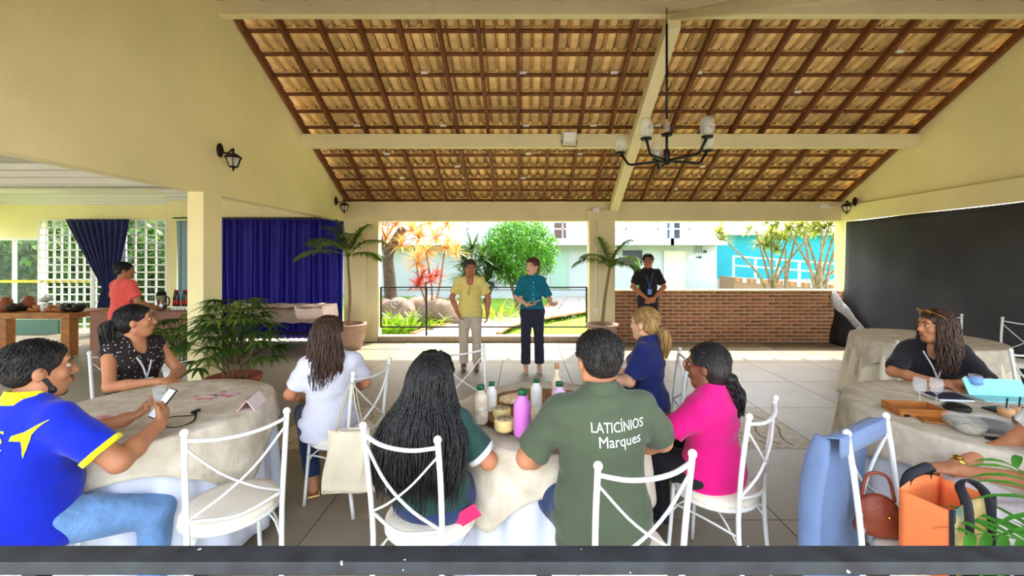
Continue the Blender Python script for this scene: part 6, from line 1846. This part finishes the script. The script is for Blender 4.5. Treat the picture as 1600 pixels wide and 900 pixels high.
# ---- seated person in white trousers at the frame edge
P = person('seated person in white trousers wearing a gold watch', (2.44, 1.80, 0), (-0.93, 0.36), k=1.0, w=1.05, female=True, sk=SK_tan, hair_m=HA_dark, hair='full', face=True,
           shirt=cloth('white_blouse', S(226, 222, 220), 0.04), sleeve=0.6, hem=0.48, pants=cloth('white_trousers', S(226, 218, 222), 0.03), shoe=M_bagblk,
           J=dict(eR=(0.23, 0.12, 0.78), wR=(0.06, 0.42, 0.69), eL=(-0.22, 0.16, 0.78), wL=(-0.04, 0.44, 0.72)), hands=dict(R=((-0.5, 0.85, -0.1), (0, 0, -1), (-0.8, -0.3, 0.3), 0.5), L=((0.35, 0.9, -0.15), (0, 0, -1), (0.9, -0.3, 0.2), 0.5)))
D = P['D']; a_ = D['wR'] - (D['wR'] - D['eR']) * 0.12
dv = unit(D['wR'] - D['eR'])
MB().tube([a_ - dv * 0.009, a_ + dv * 0.009], 0.035, 18).build('watch_strap', MATS['brass'], P['root'])
MB().ball(a_ + v3(0.006, 0, 0.034), 0.02, 8, (1, 1, 0.4)).build('watch_face', MATS['brass'], P['root'])

# ---- the two speakers and the man in black, standing
P = person('man standing in a pale yellow shirt and beige trousers, one hand in pocket', (-0.80, 6.32, 0), (0.12, -1), seated=False, k=0.97, w=1.03, head=(4, -6, 0), sk=SK_warm, hair_m=HA_salt, hair='short',
           shirt=cloth('pale_yellow', S(226, 204, 118), 0.06), sleeve=0.72, hem=0.84, pants=cloth('beige_trousers', S(196, 180, 158), 0.06), shoe=mat('brown_shoe', S(110, 80, 60), 0.5), neckline=0.12, h=0.007, cuff=0.014, belly=0.015,
           J=dict(eR=(0.285, -0.04, 1.13), wR=(0.20, 0.06, 0.92), eL=(-0.285, -0.02, 1.12), wL=(-0.265, 0.05, 0.88)))
c = P['D']['chest']
MB().tube([(0.0, c[1] + 0.135, c[2] + 0.05), (0.03, c[1] + 0.145, c[2] - 0.03)], 0.004, 6).build('eyeglasses', M_black, P['root'])
MB().tube([(0.025 + 0.018 * math.cos(a), c[1] + 0.148, c[2] - 0.05 + 0.022 * math.sin(a)) for a in [2 * PI * i / 12 for i in range(12)]], 0.003, 6, closed=True).build('eyeglasses', M_black, P['root'])
P = person('woman standing in a teal blouse and dark jeans, speaking with papers in hand', (0.14, 6.20, 0), (0.10, -1), seated=False, k=0.985, w=0.97, female=True, head=(-42, 2, 0), sk=SK_light, hair_m=hairm('auburn', S(70, 34, 26), S(122, 62, 44)), hair='pony',
           shirt=cloth('teal', S(14, 104, 122), 0.08), sleeve=0.95, hem=0.965, pants=cloth('dark_jeans', S(44, 44, 60), 0.1), shoe=None, collar=MATS['cloth_teal'], h=0.007, cuff=0.018,
           J=dict(eR=(0.245, 0.0, 1.14), wR=(0.10, 0.22, 1.04), eL=(-0.25, 0.0, 1.13), wL=(-0.255, 0.20, 1.05), aR=(0.10, -0.01, 0.11), aL=(-0.11, -0.01, 0.11)),
           hands=dict(R=((-0.8, 0.6, 0.05), (0, 0, 1), (0, 1, 0.2), 0.4), L=((-0.45, 0.85, -0.1), (0.2, 0.1, 1), (-0.8, -0.2, 0.3), 0.35)))
hp = P['hp']; mb = MB()
lock(mb, [hp(0, -0.10, 0.0), hp(0.02, -0.13, -0.05), hp(0.03, -0.12, -0.15)], [0.02, 0.03, 0.015], 50, 0.006, 0.004, 131)
mb.build('ponytail', MATS['hair_auburn'], P['root'])
for q in 'RL':
    an = P['D']['a' + q]
    s2 = SDF(); s2.cone(an + v3(0, -0.03, -0.06), an + v3(0, 0.13, -0.085), 0.036, 0.028, 0.03, 0.75, (0, 0, 1)); s2.cone(an + v3(0, -0.035, -0.05), an + v3(0, -0.04, -0.10), 0.02, 0.012, 0.01); s2.plane((0, 0, 0.004), (0, 0, -1))
    sdf_obj('shoe', s2, mat('nude_shoe', S(206, 178, 158), 0.35), P['root'], 0.008, smooth=1)
for i in range(5): MB().box((-0.16 * 0, P['D']['chest'][1] + 0.128 + (0.004 if i < 3 else 0), 1.34 - i * 0.06), (0.012, 0.006, 0.012)).build('button', M_badge, P['root'])
wm = Matrix.Translation(Vector((0.14, 6.20, 0))) @ Matrix.Rotation(face_dir(0.10, -1), 4, 'Z')
tag(MB().box((0, 0, 0), (0.20, 0.14, 0.004), rot=(0.25, 0.1, 0.2)).build('paper_sheets', M_badge, None, wm @ Vector((0.03, 0.29, 1.075)), (0, 0, face_dir(0.10, -1))), 'white sheets of paper held by the woman in teal', 'paper')
P = person('man standing in black with glasses, blue lanyard and hands folded', (2.32, 7.72, 0), (-0.08, -1), seated=False, k=1.03, w=1.0, head=(-14, 4, 0), sk=SK_warm, hair_m=HA_black, hair='short',
           shirt=cloth('black_tee', S(34, 30, 30), 0.1), sleeve=0.8, hem=0.86, pants=MATS['black_trousers'], shoe=M_bagblk, h=0.007,
           J=dict(eR=(0.275, 0.04, 1.13), wR=(0.06, 0.19, 0.94), eL=(-0.275, 0.04, 1.13), wL=(-0.05, 0.20, 0.93)),
           hands=dict(R=((-0.8, 0.1, -0.5), (0, -1, 0), (0, 0.5, 1), 0.5), L=((0.8, 0.15, -0.5), (0, -1, 0), (0, 0.5, 1), 0.5)))
lanyard(P, mat('blue_cord', S(70, 110, 170), 0.7), mat('blue_badge', S(96, 140, 206), 0.4), 0.36, 0.14)
hp = P['hp']; gl_ = MB()
for sx in (-1, 1):
    gl_.tube([hp(sx * 0.034 + 0.024 * math.cos(a), 0.106, 0.008 + 0.018 * math.sin(a)) for a in [2 * PI * i / 14 for i in range(14)]], 0.003, 6, closed=True)
    gl_.tube([hp(sx * 0.058, 0.104, 0.014), hp(sx * 0.084, 0.0, 0.01)], 0.003, 6)
gl_.build('glasses', M_black, P['root'])
P = person('man in a coral tee standing at the serving table in the annex', (-5.78, 6.02, 0), (0.35, 1), seated=False, k=0.95, w=1.08, head=(-30, -4, 0), sk=SK_mid, hair_m=HA_black, hair='short',
           shirt=cloth('coral', S(232, 92, 84), 0.06), sleeve=0.75, hem=0.84, pants=cloth('grey_trousers', S(74, 72, 66), 0.1), shoe=M_bagblk, h=0.008,
           J=dict(eR=(0.27, 0.04, 1.12), wR=(0.20, 0.26, 1.02), eL=(-0.27, 0.04, 1.12), wL=(-0.20, 0.26, 1.02)))
MB().tube(bez([(-0.15, -0.08, 0.90), (0, -0.135, 0.90), (0.15, -0.08, 0.90)], 10), 0.016, 6, flat=0.3).build('belt', M_bagblk, P['root'])
